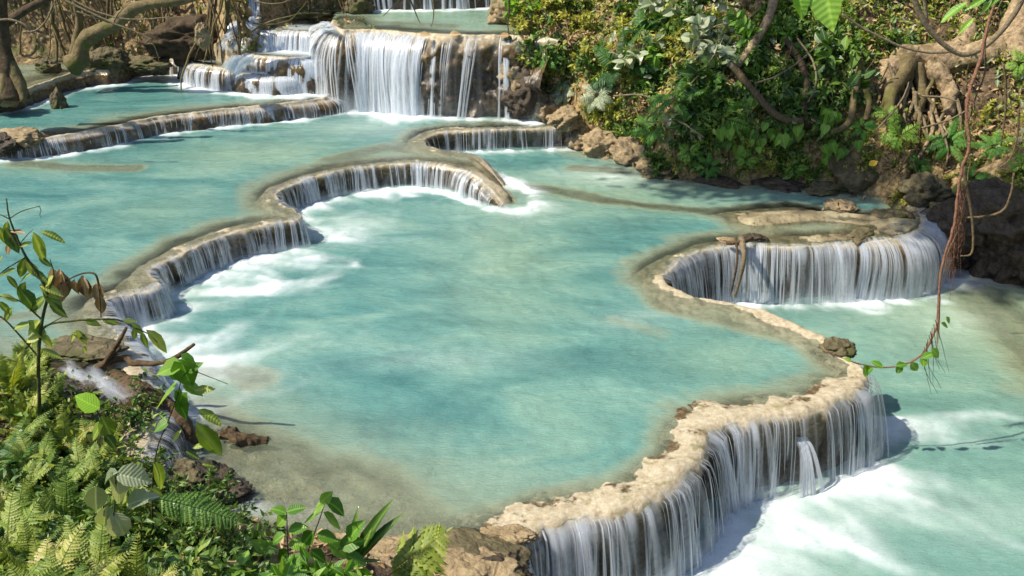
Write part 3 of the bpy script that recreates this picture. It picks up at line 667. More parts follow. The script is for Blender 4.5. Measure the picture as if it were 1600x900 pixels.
M_LEAF = leafmat('leaf_mid_green', (.045, .10, .012), (.16, .25, .032), (.38, .43, .09))
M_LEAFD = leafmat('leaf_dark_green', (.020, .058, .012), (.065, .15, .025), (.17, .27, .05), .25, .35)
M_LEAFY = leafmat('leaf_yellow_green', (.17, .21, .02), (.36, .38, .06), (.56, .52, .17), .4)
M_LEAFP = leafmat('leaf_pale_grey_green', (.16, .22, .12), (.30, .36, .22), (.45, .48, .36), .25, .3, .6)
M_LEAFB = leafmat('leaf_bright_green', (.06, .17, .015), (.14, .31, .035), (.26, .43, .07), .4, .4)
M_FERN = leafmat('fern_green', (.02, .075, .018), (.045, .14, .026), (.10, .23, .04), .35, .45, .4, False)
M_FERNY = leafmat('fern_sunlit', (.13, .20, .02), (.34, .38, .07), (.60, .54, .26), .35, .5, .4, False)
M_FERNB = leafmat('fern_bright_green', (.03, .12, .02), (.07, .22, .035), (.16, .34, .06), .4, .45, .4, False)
M_FERNG = leafmat('fern_yellow_green', (.07, .14, .015), (.18, .27, .04), (.36, .42, .12), .35, .5, .4, False)
M_DRY = leafmat('dry_leaf', (.13, .08, .035), (.32, .21, .11), (.52, .39, .23), .15, .7, .3)
M_STEM = barkmat('green_stem', (.05, .08, .02), (.12, .14, .05), None, 30)
M_STEMR = barkmat('brown_stem', (.06, .035, .02), (.16, .10, .06), None, 30)
M_TWIG = barkmat('pale_twig', (.16, .12, .07), (.38, .31, .2), None, 30)
M_ROOT = barkmat('aerial_root', (.08, .055, .03), (.30, .22, .12), None, 25)
M_RROOT = barkmat('red_root', (.20, .08, .05), (.42, .24, .16), None, 25)
M_BARK = barkmat('bark_pale', (.10, .06, .03), (.62, .48, .30), (.15, .12, .05), 13, .54)
M_BARKM = barkmat('bark_mossy', (.09, .07, .03), (.24, .19, .10), (.11, .11, .03), 9, .50)
M_BARKD = barkmat('bark_dark', (.035, .024, .015), (.12, .085, .05), (.05, .06, .02), 9, .55)
M_LICH = barkmat('bark_lichen', (.06, .045, .025), (.15, .11, .06), (.40, .42, .34), 16, .60)
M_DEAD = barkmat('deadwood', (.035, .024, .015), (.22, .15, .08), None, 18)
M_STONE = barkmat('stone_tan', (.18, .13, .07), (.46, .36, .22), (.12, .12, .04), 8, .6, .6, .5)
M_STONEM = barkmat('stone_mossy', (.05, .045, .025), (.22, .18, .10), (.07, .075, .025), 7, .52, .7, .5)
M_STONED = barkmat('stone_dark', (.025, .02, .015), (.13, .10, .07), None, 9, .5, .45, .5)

def tmpl(kind):
    """leaf template along +Y, unit length: V, F(tris), UV"""
    if kind == 'ovate': pr = [(0, .0), (.18, .17), (.42, .25), (.7, .18), (.88, .08), (1, 0)]
    elif kind == 'round': pr = [(0, .0), (.10, .24), (.38, .40), (.68, .32), (.88, .14), (1, 0)]
    elif kind == 'heart': pr = [(0.06, .0), (-.08, .22), (.15, .42), (.45, .38), (.75, .18), (1, 0)]
    elif kind == 'lance': pr = [(0, .0), (.2, .07), (.45, .10), (.7, .075), (.88, .035), (1, 0)]
    elif kind == 'tiny': pr = [(0, 0), (.4, .26), (1, 0)]
    elif kind == 'pinna': pr = [(0, .03), (.3, .085), (.7, .06), (1, 0)]
    elif kind == 'tooth': pr = [(0, .02), (.12, .12), (.2, .06), (.32, .14), (.4, .06), (.52, .12), (.6, .05), (.72, .09), (.8, .03), (1, 0)]
    V = []; UV = []; F = []
    for y, w_ in pr:
        z = -.16 * y * y; zz = z + w_ * .28
        V += [(-w_, y, zz), (0, y if y > 0 else max(y, .05), z), (w_, y, zz)]; UV += [(.5 - w_, y), (.5, y), (.5 + w_, y)]
    for i in range(len(pr) - 1):
        a = i * 3
        for q in ((a, a + 1, a + 4), (a, a + 4, a + 3), (a + 1, a + 2, a + 5), (a + 1, a + 5, a + 4)): F.append(q)
    return np.array(V, float), np.array(F), np.array(UV, float)
TM = {k: tmpl(k) for k in ('ovate', 'round', 'heart', 'lance', 'tiny', 'pinna', 'tooth')}
def frames(D, Nn):
    D = D / (np.linalg.norm(D, axis=1)[:, None] + 1e-9); X_ = np.cross(D, Nn); X_ /= np.linalg.norm(X_, axis=1)[:, None] + 1e-9
    Z_ = np.cross(X_, D); return np.stack([X_, D, Z_], 2)
def leaves(name, kind, pos, D, Nn, size, m, rnd=None, width=1., parent=None, rng=RNG):
    V, F, UV = TM[kind]; pos = np.asarray(pos, float); n = len(pos); R = frames(np.asarray(D, float), np.asarray(Nn, float)); size = np.broadcast_to(size, (n,))
    V = V * np.array([width, 1, 1]); curl = rng.uniform(.3, 2.2, n)
    VV = np.broadcast_to(V, (n,) + V.shape).copy(); VV[:, :, 2] *= curl[:, None]; VV[:, :, 0] += (VV[:, :, 1] ** 2) * rng.normal(0, .10, n)[:, None]
    W_ = np.einsum('nij,nvj->nvi', R, VV) * size[:, None, None] + pos[:, None, :]
    FF = F[None] + (np.arange(n) * len(V))[:, None, None]
    if rnd is None: rnd = rng.random(n)
    return link(name, mesh_np(name, W_.reshape(-1, 3), FF.reshape(-1, 3), m, False, {'rnd': np.repeat(rnd, len(V))}, np.tile(UV, (n, 1))), parent)
def tubes(name, paths, m, parent=None, sides=6, lump=0., lsc=6., seed=0):
    """paths: list of (points, radii) -> one mesh"""
    V = []; F = []; o = 0
    for pts, rad in paths:
        P_ = np.array([tuple(p) for p in pts], float); k = len(P_)
        rad = np.interp(np.linspace(0, 1, k), np.linspace(0, 1, len(rad)), rad) if len(rad) != k else np.array(rad, float)
        T = np.gradient(P_, axis=0); T /= np.linalg.norm(T, axis=1)[:, None] + 1e-9
        up = np.array([0, 0, 1.]) if abs(T[0, 2]) < .9 else np.array([1., 0, 0]); A = np.cross(T[0], up); A /= np.linalg.norm(A)
        for i in range(k):
            A = A - T[i] * A.dot(T[i]); A /= np.linalg.norm(A) + 1e-9; B = np.cross(T[i], A)
            th = np.arange(sides) * 2 * math.pi / sides
            V.append(P_[i] + rad[i] * (np.cos(th)[:, None] * A + np.sin(th)[:, None] * B))
        idx = np.arange(k - 1)[:, None] * sides; jj = np.arange(sides); j2 = (jj + 1) % sides
        f = np.stack([idx + jj, idx + j2, idx + sides + j2, idx + sides + jj], -1).reshape(-1, 4) + o; F.append(f)
        # end caps as fans of quads collapsed on a centre vertex
        V.append(P_[0][None]); V.append(P_[-1][None]); c0 = o + k * sides; c1 = c0 + 1; e = o + (k - 1) * sides
        F.append(np.stack([np.full(sides // 2, c0), o + (2 * np.arange(sides // 2) + 2) % sides, o + 2 * np.arange(sides // 2) + 1, o + 2 * np.arange(sides // 2)], -1))
        F.append(np.stack([np.full(sides // 2, c1), e + 2 * np.arange(sides // 2), e + 2 * np.arange(sides // 2) + 1, e + (2 * np.arange(sides // 2) + 2) % sides], -1))
        o += k * sides + 2
    V = np.concatenate(V); F = np.concatenate(F)
    if lump: 
        d = np.stack([fbm(V, lsc, 4, seed + i) for i in (1, 2, 3)], 1); V = V + d * lump
    return link(name, mesh_np(name, V, F, m, True), parent)
def spline(pts, n=12):
    P_ = np.array([tuple(p) for p in pts], float); k = len(P_)
    if k < 3: return [Vector(P_[0] + (P_[-1] - P_[0]) * t) for t in np.linspace(0, 1, n)]
    out = []; E = np.vstack([2 * P_[0] - P_[1], P_, 2 * P_[-1] - P_[-2]]); m_ = max(2, n // (k - 1))
    for i in range(k - 1):
        a, b, c, d = E[i:i + 4]
        for t in np.linspace(0, 1, m_, endpoint=False): out.append(Vector(.5 * (2 * b + (c - a) * t + (2 * a - 5 * b + 4 * c - d) * t * t + (3 * b - a - 3 * c + d) * t ** 3)))
    out.append(Vector(P_[-1])); return out
def reorigin(o, loc):
    """move a top-level mesh's origin to loc keeping it where it is"""
    loc = Vector(loc); o.data.transform(Matrix.Translation(-loc)); o.location = loc; return o
def stone(name, loc, size, m, seed=0, lump=.28, sub=5, rz=0, lsc=1.6):
    import bmesh
    bm = bmesh.new(); bmesh.ops.create_icosphere(bm, subdivisions=sub, radius=1); V = np.array([v.co[:] for v in bm.verts]); 
    n = fbm(V + seed * 5.1, lsc, 5, seed); rg_ = 1 - np.abs(fbm(V + seed * 2.2, 2.4, 4, seed + 5)) * 2; V = V * (1 + lump * n[:, None] + .16 * (rg_[:, None] - .5) + .07 * fbm(V + seed, 9, 3, seed)[:, None]) * np.array(size)
    for v, c in zip(bm.verts, V): v.co = c
    for f_ in bm.faces: f_.smooth = True
    me = bpy.data.meshes.new(name); bm.to_mesh(me); bm.free(); me.materials.append(m)
    o = link(name, me); o.location = loc; o.rotation_euler = (0, 0, rz); return o
# ---- plants with stems and leaves, around the origin, growing along +Z
def shrub(name, ns, height_, spread, kind, lsize, per, lm, sm=M_STEM, droop=.3, seed=0, width=1., srad=.006, leafup=.6, opp=False):
    rng = np.random.default_rng(seed); root = empty(name); paths = []; pos = []; D = []; Nn = []; S = []
    for i in range(ns):
        az = rng.uniform(0, 2 * math.pi); sp = spread * math.sqrt(rng.random()); hh = height_ * rng.uniform(.55, 1.1)
        tip = np.array([math.cos(az) * sp, math.sin(az) * sp, hh]); b0 = np.array([math.cos(az), math.sin(az), 0]) * sp * .12 * rng.random()
        mid = b0 * .5 + tip * .5 + np.array([0, 0, hh * .22]) + rng.normal(0, .05 * height_, 3); pts = []
        for q in np.linspace(0, 1, 8):
            p = b0 * (1 - q) ** 2 + 2 * q * (1 - q) * mid + tip * q * q; p[2] -= droop * height_ * q ** 3; pts.append(p)
        paths.append((pts, [srad * 1.4, srad * .5])); pts = np.array(pts)
        for j_ in range(per):
            q = rng.uniform(.22, 1.0) if j_ > 1 else 1.0; x = q * 7; a = int(min(x, 6)); p = pts[a] + (pts[a + 1] - pts[a]) * (x - a); tg = pts[a + 1] - pts[a]; tg = tg / (np.linalg.norm(tg) + 1e-9)
            side = rng.normal(0, 1, 3); side -= tg * side.dot(tg); side /= np.linalg.norm(side) + 1e-9
            d = side * .85 + tg * .55 + np.array([0, 0, -.15]); pos.append(p + side * srad); D.append(d); S.append(lsize * rng.uniform(.6, 1.25))
            Nn.append(np.array([0, 0, 1]) * leafup + rng.normal(0, .45, 3) * 1.0)
    tubes('stem', paths, sm, root, 4); leaves('foliage', kind, pos, D, Nn, np.array(S), lm, None, width, root, rng); return root
def frond_mesh(length, npair, pw, m, kind='pinna', rng=RNG, arch=.5, taper=1.0, width=1., parent=None, pitch=.9, name='frond', kk=2):
    """a fern frond arching from the origin out along +X"""
    V = []; pos = []; D = []; Nn = []; S = []; q = np.linspace(0, 1, 14)
    ang = pitch - arch * 2.2 * q; x = np.cumsum(np.cos(ang)) / 14 * length; z = np.cumsum(np.sin(ang)) / 14 * length; y = rng.normal(0, .06) * length * q ** 2
    path = np.stack([x, y, z], 1)
    for i in range(npair):
        t = .10 + .9 * i / npair; k = t * 13; a = int(min(k, 12)); p = path[a] + (path[a + 1] - path[a]) * (k - a); tg = path[a + 1] - path[a]; tg /= np.linalg.norm(tg)
        sz = pw * math.sin(min(1, t * kk + .25) * math.pi / 2) * (1 - ((t - .25) / .78) ** 2 if t > .25 else 1) * taper + .08 * pw
        up = np.cross(tg, [0, 1, 0]); up = -up if up[2] < 0 else up
        for sgn in (-1, 1):
            d = np.array([0, sgn, 0]) * 1. + tg * .45 - up * .12; pos.append(p); D.append(d + rng.normal(0, .05, 3)); Nn.append(up + rng.normal(0, .08, 3)); S.append(sz * rng.uniform(.9, 1.1))
    pos.append(path[-1]); D.append(path[-1] - path[-2]); Nn.append([0, 0, 1]); S.append(pw * .25)
    o = leaves(name, kind, pos, D, Nn, np.array(S), m, np.clip(rng.random() + rng.normal(0, .15, len(pos)), 0, 1), width, parent, rng)
    # rachis folded into the same mesh
    r_ = tubes('tmp', [(path, [.006 * length + .001, .0015])], m, None, 4); import bmesh
    bm = bmesh.new(); bm.from_mesh(o.data); bm.from_mesh(r_.data); bm.to_mesh(o.data); bm.free(); bpy.data.objects.remove(r_); return o
def fern(name, nf, length, npair, pw, m, kind='pinna', seed=0, arch=.5, spread=2 * math.pi, az0=0, width=1., pitch=.9):
    rng = np.random.default_rng(seed); root = empty(name)
    for i in range(nf):
        o = frond_mesh(length * rng.uniform(.7, 1.1), npair, pw * rng.uniform(.85, 1.1), m, kind, rng, arch * rng.uniform(.7, 1.3), 1, width, root, pitch * rng.uniform(.6, 1.25))
        o.rotation_euler = (rng.normal(0, .2), rng.normal(0, .1), az0 + spread * (i + rng.uniform(-.3, .3)) / nf)
    return root
def copy_tree(root):
    c = root.copy(); COL.objects.link(c)
    for ch in root.children:
        d = ch.copy(); COL.objects.link(d); d.parent = c
        for g_ in ch.children:
            e_ = g_.copy(); COL.objects.link(e_); e_.parent = d
    return c
USED = set()
def place(proto, loc, rz=None, sc=1., tilt=None, **tg):
    o = proto if proto.name not in USED else copy_tree(proto); USED.add(proto.name); o.location = loc
    z = Vector((0, 0, 1)) if tilt is None else Vector(tilt).normalized(); q = z.to_track_quat('Z', 'Y'); rz = random.uniform(0, 6.28) if rz is None else rz
    o.rotation_mode = 'QUATERNION'; o.rotation_quaternion = (Vector((0, 0, 1)).rotation_difference(z)) @ Euler((0, 0, rz)).to_quaternion(); o.scale = (sc,) * 3
    for k in ('label', 'category', 'group'):
        if k in o.keys(): del o[k]
    return tag(o, **tg)
def pxleaf(items, kind, m, parent, name='leaf', width=1., seed=0):
    """items: (base px, base py, tip px, tip py, distance at base, distance at tip); one leaf mesh each joined in one foliage mesh"""
    pos = []; D = []; Nn = []; S = []; rng = np.random.default_rng(seed)
    for it in items:
        a = W(it[0], it[1], it[4]); b = W(it[2], it[3], it[5] if len(it) > 5 else it[4]); v = b - a; pos.append(a); D.append(v); S.append(v.length)
        tc = (Vector((0, 0, CAM_H)) - a).normalized(); Nn.append(tc * .8 + Vector((0, 0, .7)) + Vector(rng.normal(0, .25, 3)))
    return leaves(name, kind, pos, D, Nn, np.array(S), m, None, width, parent, rng)
def pxtube(px, dist, rad, m, parent=None, name='stem', n=14, sides=6, lump=0, lsc=6, seed=0):
    d = dist if hasattr(dist, '__len__') else [dist] * len(px); pts = spline([W(x, y, q) for (x, y), q in zip(px, d)], n)
    return tubes(name, [(pts, rad)], m, parent, sides, lump, lsc, seed)
def hitd(px, py): return hit(px, py).y
# ------------------------------------------------------------------ right bank: uncountable low cover
def cover(name, px0, px1, py0, py1, n, kinds, dens, seed=0, tilt=.5, off=.12, filt=None):
    rng = np.random.default_rng(seed); px = rng.uniform(px0, px1, n * 2); py = rng.uniform(py0, py1, n * 2); h = hits(px, py)
    N3 = h.copy(); d = fbm(N3, 2.2, 3, seed + 7); tb_ok = h[:, 1] < 27.5
    keep = (rng.random(n * 2) < smooth(dens[0], dens[1], d)) & tb_ok
    if filt is not None: keep &= filt(px, py, h)
    h = h[keep][:n]; m_ = len(h); e = .15
    nx = hgt(h[:, 0] - e, h[:, 1]) - hgt(h[:, 0] + e, h[:, 1]); ny = hgt(h[:, 0], h[:, 1] - e) - hgt(h[:, 0], h[:, 1] + e)
    nn = np.stack([nx, ny, np.full(m_, 2 * e)], 1); nn /= np.linalg.norm(nn, axis=1)[:, None]
    pos = h + nn * rng.uniform(.0, off, m_)[:, None] + rng.normal(0, .03, (m_, 3)) + np.array([0, 0, .02]); dirn = rng.normal(0, 1, (m_, 3)) + nn * .3 + np.array([0, -.35, -.35]); up = nn * .5 + np.array([0, -.2, .7]) + rng.normal(0, tilt, (m_, 3))
    # one mesh, several leaf looks
    obs = []; cut = np.cumsum([k[3] for k in kinds]); cut = cut / cut[-1]; sel = rng.random(m_); clump = fbm(pos, 1.1, 2, seed + 3) * .28; sel = np.clip(sel + clump, 0, .999); lo = 0
    for (kind, size, m, _), c in zip(kinds, cut):
        q = (sel >= lo) & (sel < c); lo = c
        if q.sum() < 2: continue
        obs.append(leaves('undergrowth', kind, pos[q], dirn[q], up[q], size * rng.uniform(.55, 1.3, q.sum()), m, None, 1, None, rng))
    with bpy.context.temp_override(active_object=obs[0], selected_editable_objects=obs, selected_objects=obs): bpy.ops.object.join()
    obs[0].name = name; return obs[0]
und = cover('undergrowth', 800, 1640, -60, 330, 22000, [('tiny', .085, M_LEAFD, 1.), ('ovate', .10, M_LEAF, 1.5), ('tiny', .085, M_LEAFY, 1.3), ('tiny', .10, M_DRY, 1.1), ('ovate', .16, M_LEAFP, .25)], (-.45, .15), 1,
            filt=lambda x, y, h: (h[:, 2] > np.where(x < 1000, .45, .6)) & ~((x > 1340) & (y > 60) & (h[:, 2] < 1.7) & (RNG.random(len(x)) < .75)))
tag(und, kind='stuff', label='low mixed leafy undergrowth covering the right bank', cat='undergrowth')
lit = cover('leaf_litter', 1000, 1640, -20, 440, 5000, [('ovate', .11, M_DRY, 1), ('tiny', .09, M_DRY, 1)], (-.2, .4), 5, off=.03, filt=lambda x, y, h: h[:, 2] > .3)
tag(lit, kind='stuff', label='dry brown leaf litter and root fibres on the right bank', cat='leaf litter')
# ---- shrub kinds
K = dict(
    small=shrub('small_leaved_shrub', 16, .5, .42, 'ovate', .10, 18, M_LEAF, seed=1),
    small2=shrub('small_leaved_shrub', 14, .55, .4, 'tiny', .10, 22, M_LEAFY, seed=2),
    dark=shrub('dark_green_shrub', 14, .5, .42, 'ovate', .13, 15, M_LEAFD, seed=3),
    pale=shrub('pale_leaved_shrub', 11, .6, .5, 'round', .17, 9, M_LEAFP, M_TWIG, seed=4),
    broad=shrub('broad_leaved_plant', 7, .5, .35, 'ovate', .24, 7, M_LEAFD, seed=5, width=1.1),
    bright=shrub('bright_green_shrub', 10, .5, .4, 'ovate', .15, 12, M_LEAFB, seed=6),
    dry=shrub('dry_shrub', 13, .45, .4, 'tiny', .09, 15, M_DRY, M_TWIG, seed=8),
)
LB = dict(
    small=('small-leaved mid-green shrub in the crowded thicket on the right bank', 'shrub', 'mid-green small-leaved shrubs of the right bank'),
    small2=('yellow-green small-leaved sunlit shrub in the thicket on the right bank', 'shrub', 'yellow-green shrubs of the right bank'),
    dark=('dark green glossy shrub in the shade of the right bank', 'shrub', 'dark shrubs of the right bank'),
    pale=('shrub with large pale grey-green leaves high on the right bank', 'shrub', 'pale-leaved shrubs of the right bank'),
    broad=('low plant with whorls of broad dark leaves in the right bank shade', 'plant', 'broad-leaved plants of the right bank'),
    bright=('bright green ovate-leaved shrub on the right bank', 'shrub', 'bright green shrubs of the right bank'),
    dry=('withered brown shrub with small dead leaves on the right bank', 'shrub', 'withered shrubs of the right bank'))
rr = random.Random(4)
def strew(lst, n, x0, x1, y0, y1, smin=.7, smax=1.3, up=.5, filt=None):
    k = 0; tries = 0
    while k < n and tries < n * 20:
        tries += 1; px, py = rr.uniform(x0, x1), rr.uniform(y0, y1)
        if filt and not filt(px, py): continue
        h = hit(px, py)
        if h.y > 27: continue
        kind = rr.choice(lst); l_, c_, g_ = LB[kind]; nn = tnormal(h.x, h.y)
        place(K[kind], h - nn * .05, None, rr.uniform(smin, smax), nn * (1 - up) + Vector((0, -.15, 1)) * up, label=l_, cat=c_, group=g_); k += 1
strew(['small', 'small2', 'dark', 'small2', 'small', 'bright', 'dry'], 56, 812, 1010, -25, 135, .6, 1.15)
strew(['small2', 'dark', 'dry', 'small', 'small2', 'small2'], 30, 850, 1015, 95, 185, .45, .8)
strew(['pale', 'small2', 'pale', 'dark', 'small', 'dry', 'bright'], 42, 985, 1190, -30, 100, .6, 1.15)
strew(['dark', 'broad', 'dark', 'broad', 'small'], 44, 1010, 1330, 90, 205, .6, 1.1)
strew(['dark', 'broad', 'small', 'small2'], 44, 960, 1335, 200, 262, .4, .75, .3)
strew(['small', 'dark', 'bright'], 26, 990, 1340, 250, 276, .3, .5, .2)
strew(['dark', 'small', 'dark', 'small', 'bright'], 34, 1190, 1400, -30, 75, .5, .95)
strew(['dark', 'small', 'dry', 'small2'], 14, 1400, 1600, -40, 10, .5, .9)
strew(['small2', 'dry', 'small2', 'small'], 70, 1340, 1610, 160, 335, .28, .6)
# ---- ferns of the right bank: px, py, scale, azimuth, kind, label
FE = dict(
    long=fern('fern', 8, 1.0, 30, .15, M_FERNB, seed=11, arch=.62), palm=fern('palm_frond_plant', 5, .66, 12, .18, M_LEAFB, 'lance', seed=12, arch=.6, width=1.1),
    pale=fern('pale_fern', 7, .6, 22, .15, M_LEAFP, seed=13, arch=.75), dark=fern('dark_fern', 6, 1.1, 34, .20, M_FERN, seed=14, arch=.45))
for px, py, sc, kind, lab in [
    (1058, 165, .85, 'long', 'large bright green fern spreading below the pale shrubs, left of the leaning trunk'),
    (1128, 190, .8, 'palm', 'bright green frond plant hanging among the heart-shaped leaves over the water'),
    (1030, 205, .7, 'long', 'bright green fern at the left edge of the shaded hollow'),
    (975, 118, .8, 'dark', 'dark blue-green fern with long drooping fronds in mid bank'),
    (1005, 60, .6, 'dark', 'dark fern half hidden under the pale leaved shrubs'),
    (885, 148, .62, 'pale', 'pale drooping fern above the end of the short waterfall'),
    (935, 152, .7, 'pale', 'pale fern hanging down over the tan rock of the bank foot'),
    (1165, 250, .4, 'palm', 'small hanging frond plant just above the shaded water'),
    (1078, 240, .42, 'palm', 'small frond plant low on the dark bank left of the hanging leaves'),
    (1400, 218, .62, 'palm', 'pale green frond plant above the mossy boulder'),
    (1385, 185, .5, 'palm', 'small frond plant beneath the pale root mass'),
    (1478, 228, .62, 'long', 'large dense fern in sun beside the reddish hanging vine'),
    (1555, 236, .5, 'long', 'small fern right of the reddish hanging vine'),
    (1592, 262, .45, 'palm', 'frond plant at the right edge of the picture over the dark hollow'),
    (1215, 45, .5, 'palm', 'upright frond plant in front of the upper bank'),
    (860, 90, .5, 'long', 'green fern at the left edge of the right bank thicket'),
    (1425, 262, .45, 'long', 'fern in the tangle of roots right of the mossy boulder'),
    (1520, 285, .5, 'long', 'fern hanging at the right of the reddish vine over the dark rocks'),
    (1345, 205, .4, 'long', 'small bright fern above the yellow leaf'),
    (1110, 262, .38, 'long', 'small fern hanging just over the shaded water on the left'),
    (1240, 262, .38, 'palm', 'small frond plant hanging just over the middle of the shaded water'),
    (1590, 105, .5, 'palm', 'frond plant beside the trunk at the right edge')]:
    h = hit(px, py); nn = tnormal(h.x, h.y); place(FE[kind], h + nn * .06 + Vector((-.03, -.12, .04)), None, sc * .98, nn * .8 + Vector((0, -.3, .5)), label=lab, cat='fern' if 'fern' in lab else 'plant')
# ---- heart-leaved climbers hanging over the shaded water
def heart_vine(cx_, cy_, w_, h_, n, seed, lab, m=M_LEAFB, size=.2):
    rng = np.random.default_rng(seed); root = empty('heart_leaved_vine', hit(cx_, cy_ - h_ * .8)); root_loc = root.location.copy(); pos = []; D = []; Nn = []; paths = []
    for i in range(n):
        x, y = cx_ + rng.normal(0, w_ * .5), cy_ + rng.normal(0, h_ * .5); b = hit(x, y); p = W(x, y, b.y - rng.uniform(.10, .45)) - root_loc
        pos.append(p); D.append(Vector((rng.normal(0, .35), -.25, -1))); Nn.append(Vector((rng.normal(-.2, .3), -1, .55 + rng.normal(0, .2))))
        if i % 3 == 0:
            q = W(x + rng.normal(0, 14), y - rng.uniform(20, 50), b.y - .05) - root_loc; paths.append((spline([q, (p + q) / 2 + Vector((.03, -.1, 0)), p], 6), [.008, .003]))
    tubes('stem', paths, M_STEM, root, 4); leaves('foliage', 'heart', pos, D, Nn, size * rng.uniform(.55, 1.25, n), m, None, 1, root, rng)
    return tag(root, lab, 'vine')
heart_vine(1205, 205, 95, 30, 46, 1, 'climber with big heart-shaped leaves hanging in front of the dark hollow')
heart_vine(1285, 175, 55, 22, 18, 2, 'heart-leaved climber beside the twisted liana, left of the mossy boulder')
heart_vine(1150, 180, 30, 25, 16, 3, 'bright green climber hanging behind the bright frond plant')
heart_vine(1310, 225, 30, 20, 10, 4, 'small heart-leaved climber directly above the shaded shore', size=.17)
heart_vine(1250, 125, 60, 20, 16, 5, 'dull green climber in the crook of the lichen-spotted trunk', M_LEAFD)
# ---- trunks, roots, lianas
def limb(name, px, back, rad, m, lab, cat, lump=.03, lsc=5, n=24, sides=10, dist=None, seed=0):
    d = dist if dist is not None else [hitd(x, y) - back for x, y in px]
    d = list(np.convolve(np.pad(d, 1, 'edge'), [.25, .5, .25], 'valid')) if dist is None else d
    o = pxtube(px, d, rad, m, None, name, n, sides, lump, lsc, seed); reorigin(o, W(px[0][0], px[0][1], d[0])); return tag(o, lab, cat)
limb('leaning_trunk', [(1216, -30), (1204, 20), (1186, 55), (1163, 88), (1146, 108)], .35, [.085, .075, .07], M_BARK, 'pale thin trunk leaning down through the leaves of the upper right bank', 'tree trunk', .01)
limb('tree_branch', [(1140, 98), (1163, 125), (1184, 150), (1210, 178), (1236, 189), (1256, 188)], .45, [.06, .06, .055, .05], M_LICH, 'lichen-spotted branch slanting down to the right in front of the dark hollow', 'branch', .008)
limb('upright_shoot', [(1262, 200), (1258, 165), (1262, 130), (1250, 95), (1228, 60)], .3, [.08, .07, .05], M_BARKD, 'dark upright stem where the lichen-spotted branch ends', 'stem', .015)
limb('liana', [(1344, 95), (1340, 125), (1334, 155), (1330, 185), (1318, 200), (1298, 207)], .35, [.05, .055, .045], M_BARKM, 'twisted liana hanging left of the pale root mass and bending to the left', 'liana', .01)
limb('liana', [(1354, 140), (1358, 162), (1352, 188)], .3, [.05, .04], M_BARKM, 'short stout liana between the twisted liana and the boulder', 'liana', .01)
rm = empty('tree_root_mass', hit(1470, 110))
def part(o, root):
    o.data.transform(Matrix.Translation(-root.location)); o.parent = root; return o
dd = lambda px, b: [hitd(x, y) - b for x, y in px]
def rpart(px, b, rad, nm='root', m=M_BARK, lump=.05, seed=0):
    d = dd(px, b); d = list(np.convolve(np.pad(d, 1, 'edge'), [.25, .5, .25], 'valid')); return part(pxtube(px, d, rad, m, None, nm, 28, 14, lump, 4, seed), rm)
rpart([(1640, 20), (1590, 60), (1545, 82), (1500, 92), (1455, 88), (1418, 92), (1392, 112), (1380, 140)], .05, [.27, .27, .23, .26, .26, .21, .17, .11], 'trunk', M_BARK, .12, 1)
rpart([(1452, 95), (1468, 118), (1482, 140), (1486, 160), (1480, 182)], .25, [.19, .17, .15, .13, .07], 'root', M_BARK, .10, 2)
rpart([(1418, 95), (1410, 120), (1394, 140), (1388, 170), (1392, 200)], .2, [.17, .13, .10, .07], 'root', M_BARKM, .05, 3)
rpart([(1505, -20), (1508, 20), (1512, 50), (1500, 82)], .1, [.08, .10, .14, .22], 'root', M_BARK, .04, 4)
rpart([(1432, 100), (1440, 135), (1436, 165), (1424, 190)], .2, [.10, .07, .05], 'root', M_BARKM, .04, 5)
for i in range(20):
    x0 = rr.uniform(1385, 1500); y0 = rr.uniform(95, 150) if x0 < 1450 else rr.uniform(130, 180); pts_ = [(x0, y0)]
    for k in range(4): pts_.append((pts_[-1][0] + rr.uniform(-14, 14), pts_[-1][1] + rr.uniform(14, 30)))
    rpart(pts_, rr.uniform(.1, .3), [rr.uniform(.02, .05), .03, .012], 'root', (M_BARK, M_TWIG, M_BARKM)[i % 3], .02, 20 + i)
tag(rm, 'massive pale sunlit tree root and trunk arching over the right bank', 'tree root')
limb('gnarled_tree', [(1620, -20), (1592, 30), (1582, 66), (1600, 100)], .1, [.25, .24, .2], M_BARK, 'rough sunlit orange-brown trunk at the top right corner', 'tree trunk', .06)
st = stone('mossy_boulder', P(1354, 303, .0) + Vector((0, .45, .28)), (.52, .45, .52), M_STONEM, 3, .35); tag(st, 'big rounded mossy boulder on the shore under the frond plants', 'boulder')
# long near vine
def vine(px, dist, rad, m, nm, lab, cat, n=60):
    o = pxtube(px, dist, rad, m, None, nm, n, 6, .006, 8, 3); reorigin(o, W(px[0][0], px[0][1], dist if not hasattr(dist, '__len__') else dist[0])); return tag(o, lab, cat)
hv = empty('hanging_vine', W(1562, -40, 9.2))
vpx = [(1566, -40), (1553, 10), (1541, 50), (1533, 90), (1519, 130), (1510, 165), (1512, 200), (1513, 232), (1503, 262), (1497, 300), (1493, 340), (1486, 370), (1476, 400), (1469, 430), (1467, 470), (1466, 500), (1455, 530), (1438, 556), (1410, 570), (1375, 574), (1340, 568), (1312, 558), (1287, 548)]
part(pxtube(vpx, list(np.linspace(9.2, 8.6, len(vpx))), [.013, .016, .014, .015, .012, .012, .008, .004], M_RROOT, None, 'stem', 120, 6, .010, 14, 3), hv)
part(pxtube([(1578, -40), (1560, 14), (1540, 60), (1540, 110), (1522, 160), (1508, 210), (1516, 250), (1508, 300), (1500, 350), (1482, 395), (1474, 430)], list(np.linspace(9.25, 8.9, 11)), [.007, .009, .007, .008, .004], M_ROOT, None, 'stem', 80, 5, .012, 11, 8), hv)
rg = np.random.default_rng(5); paths = []
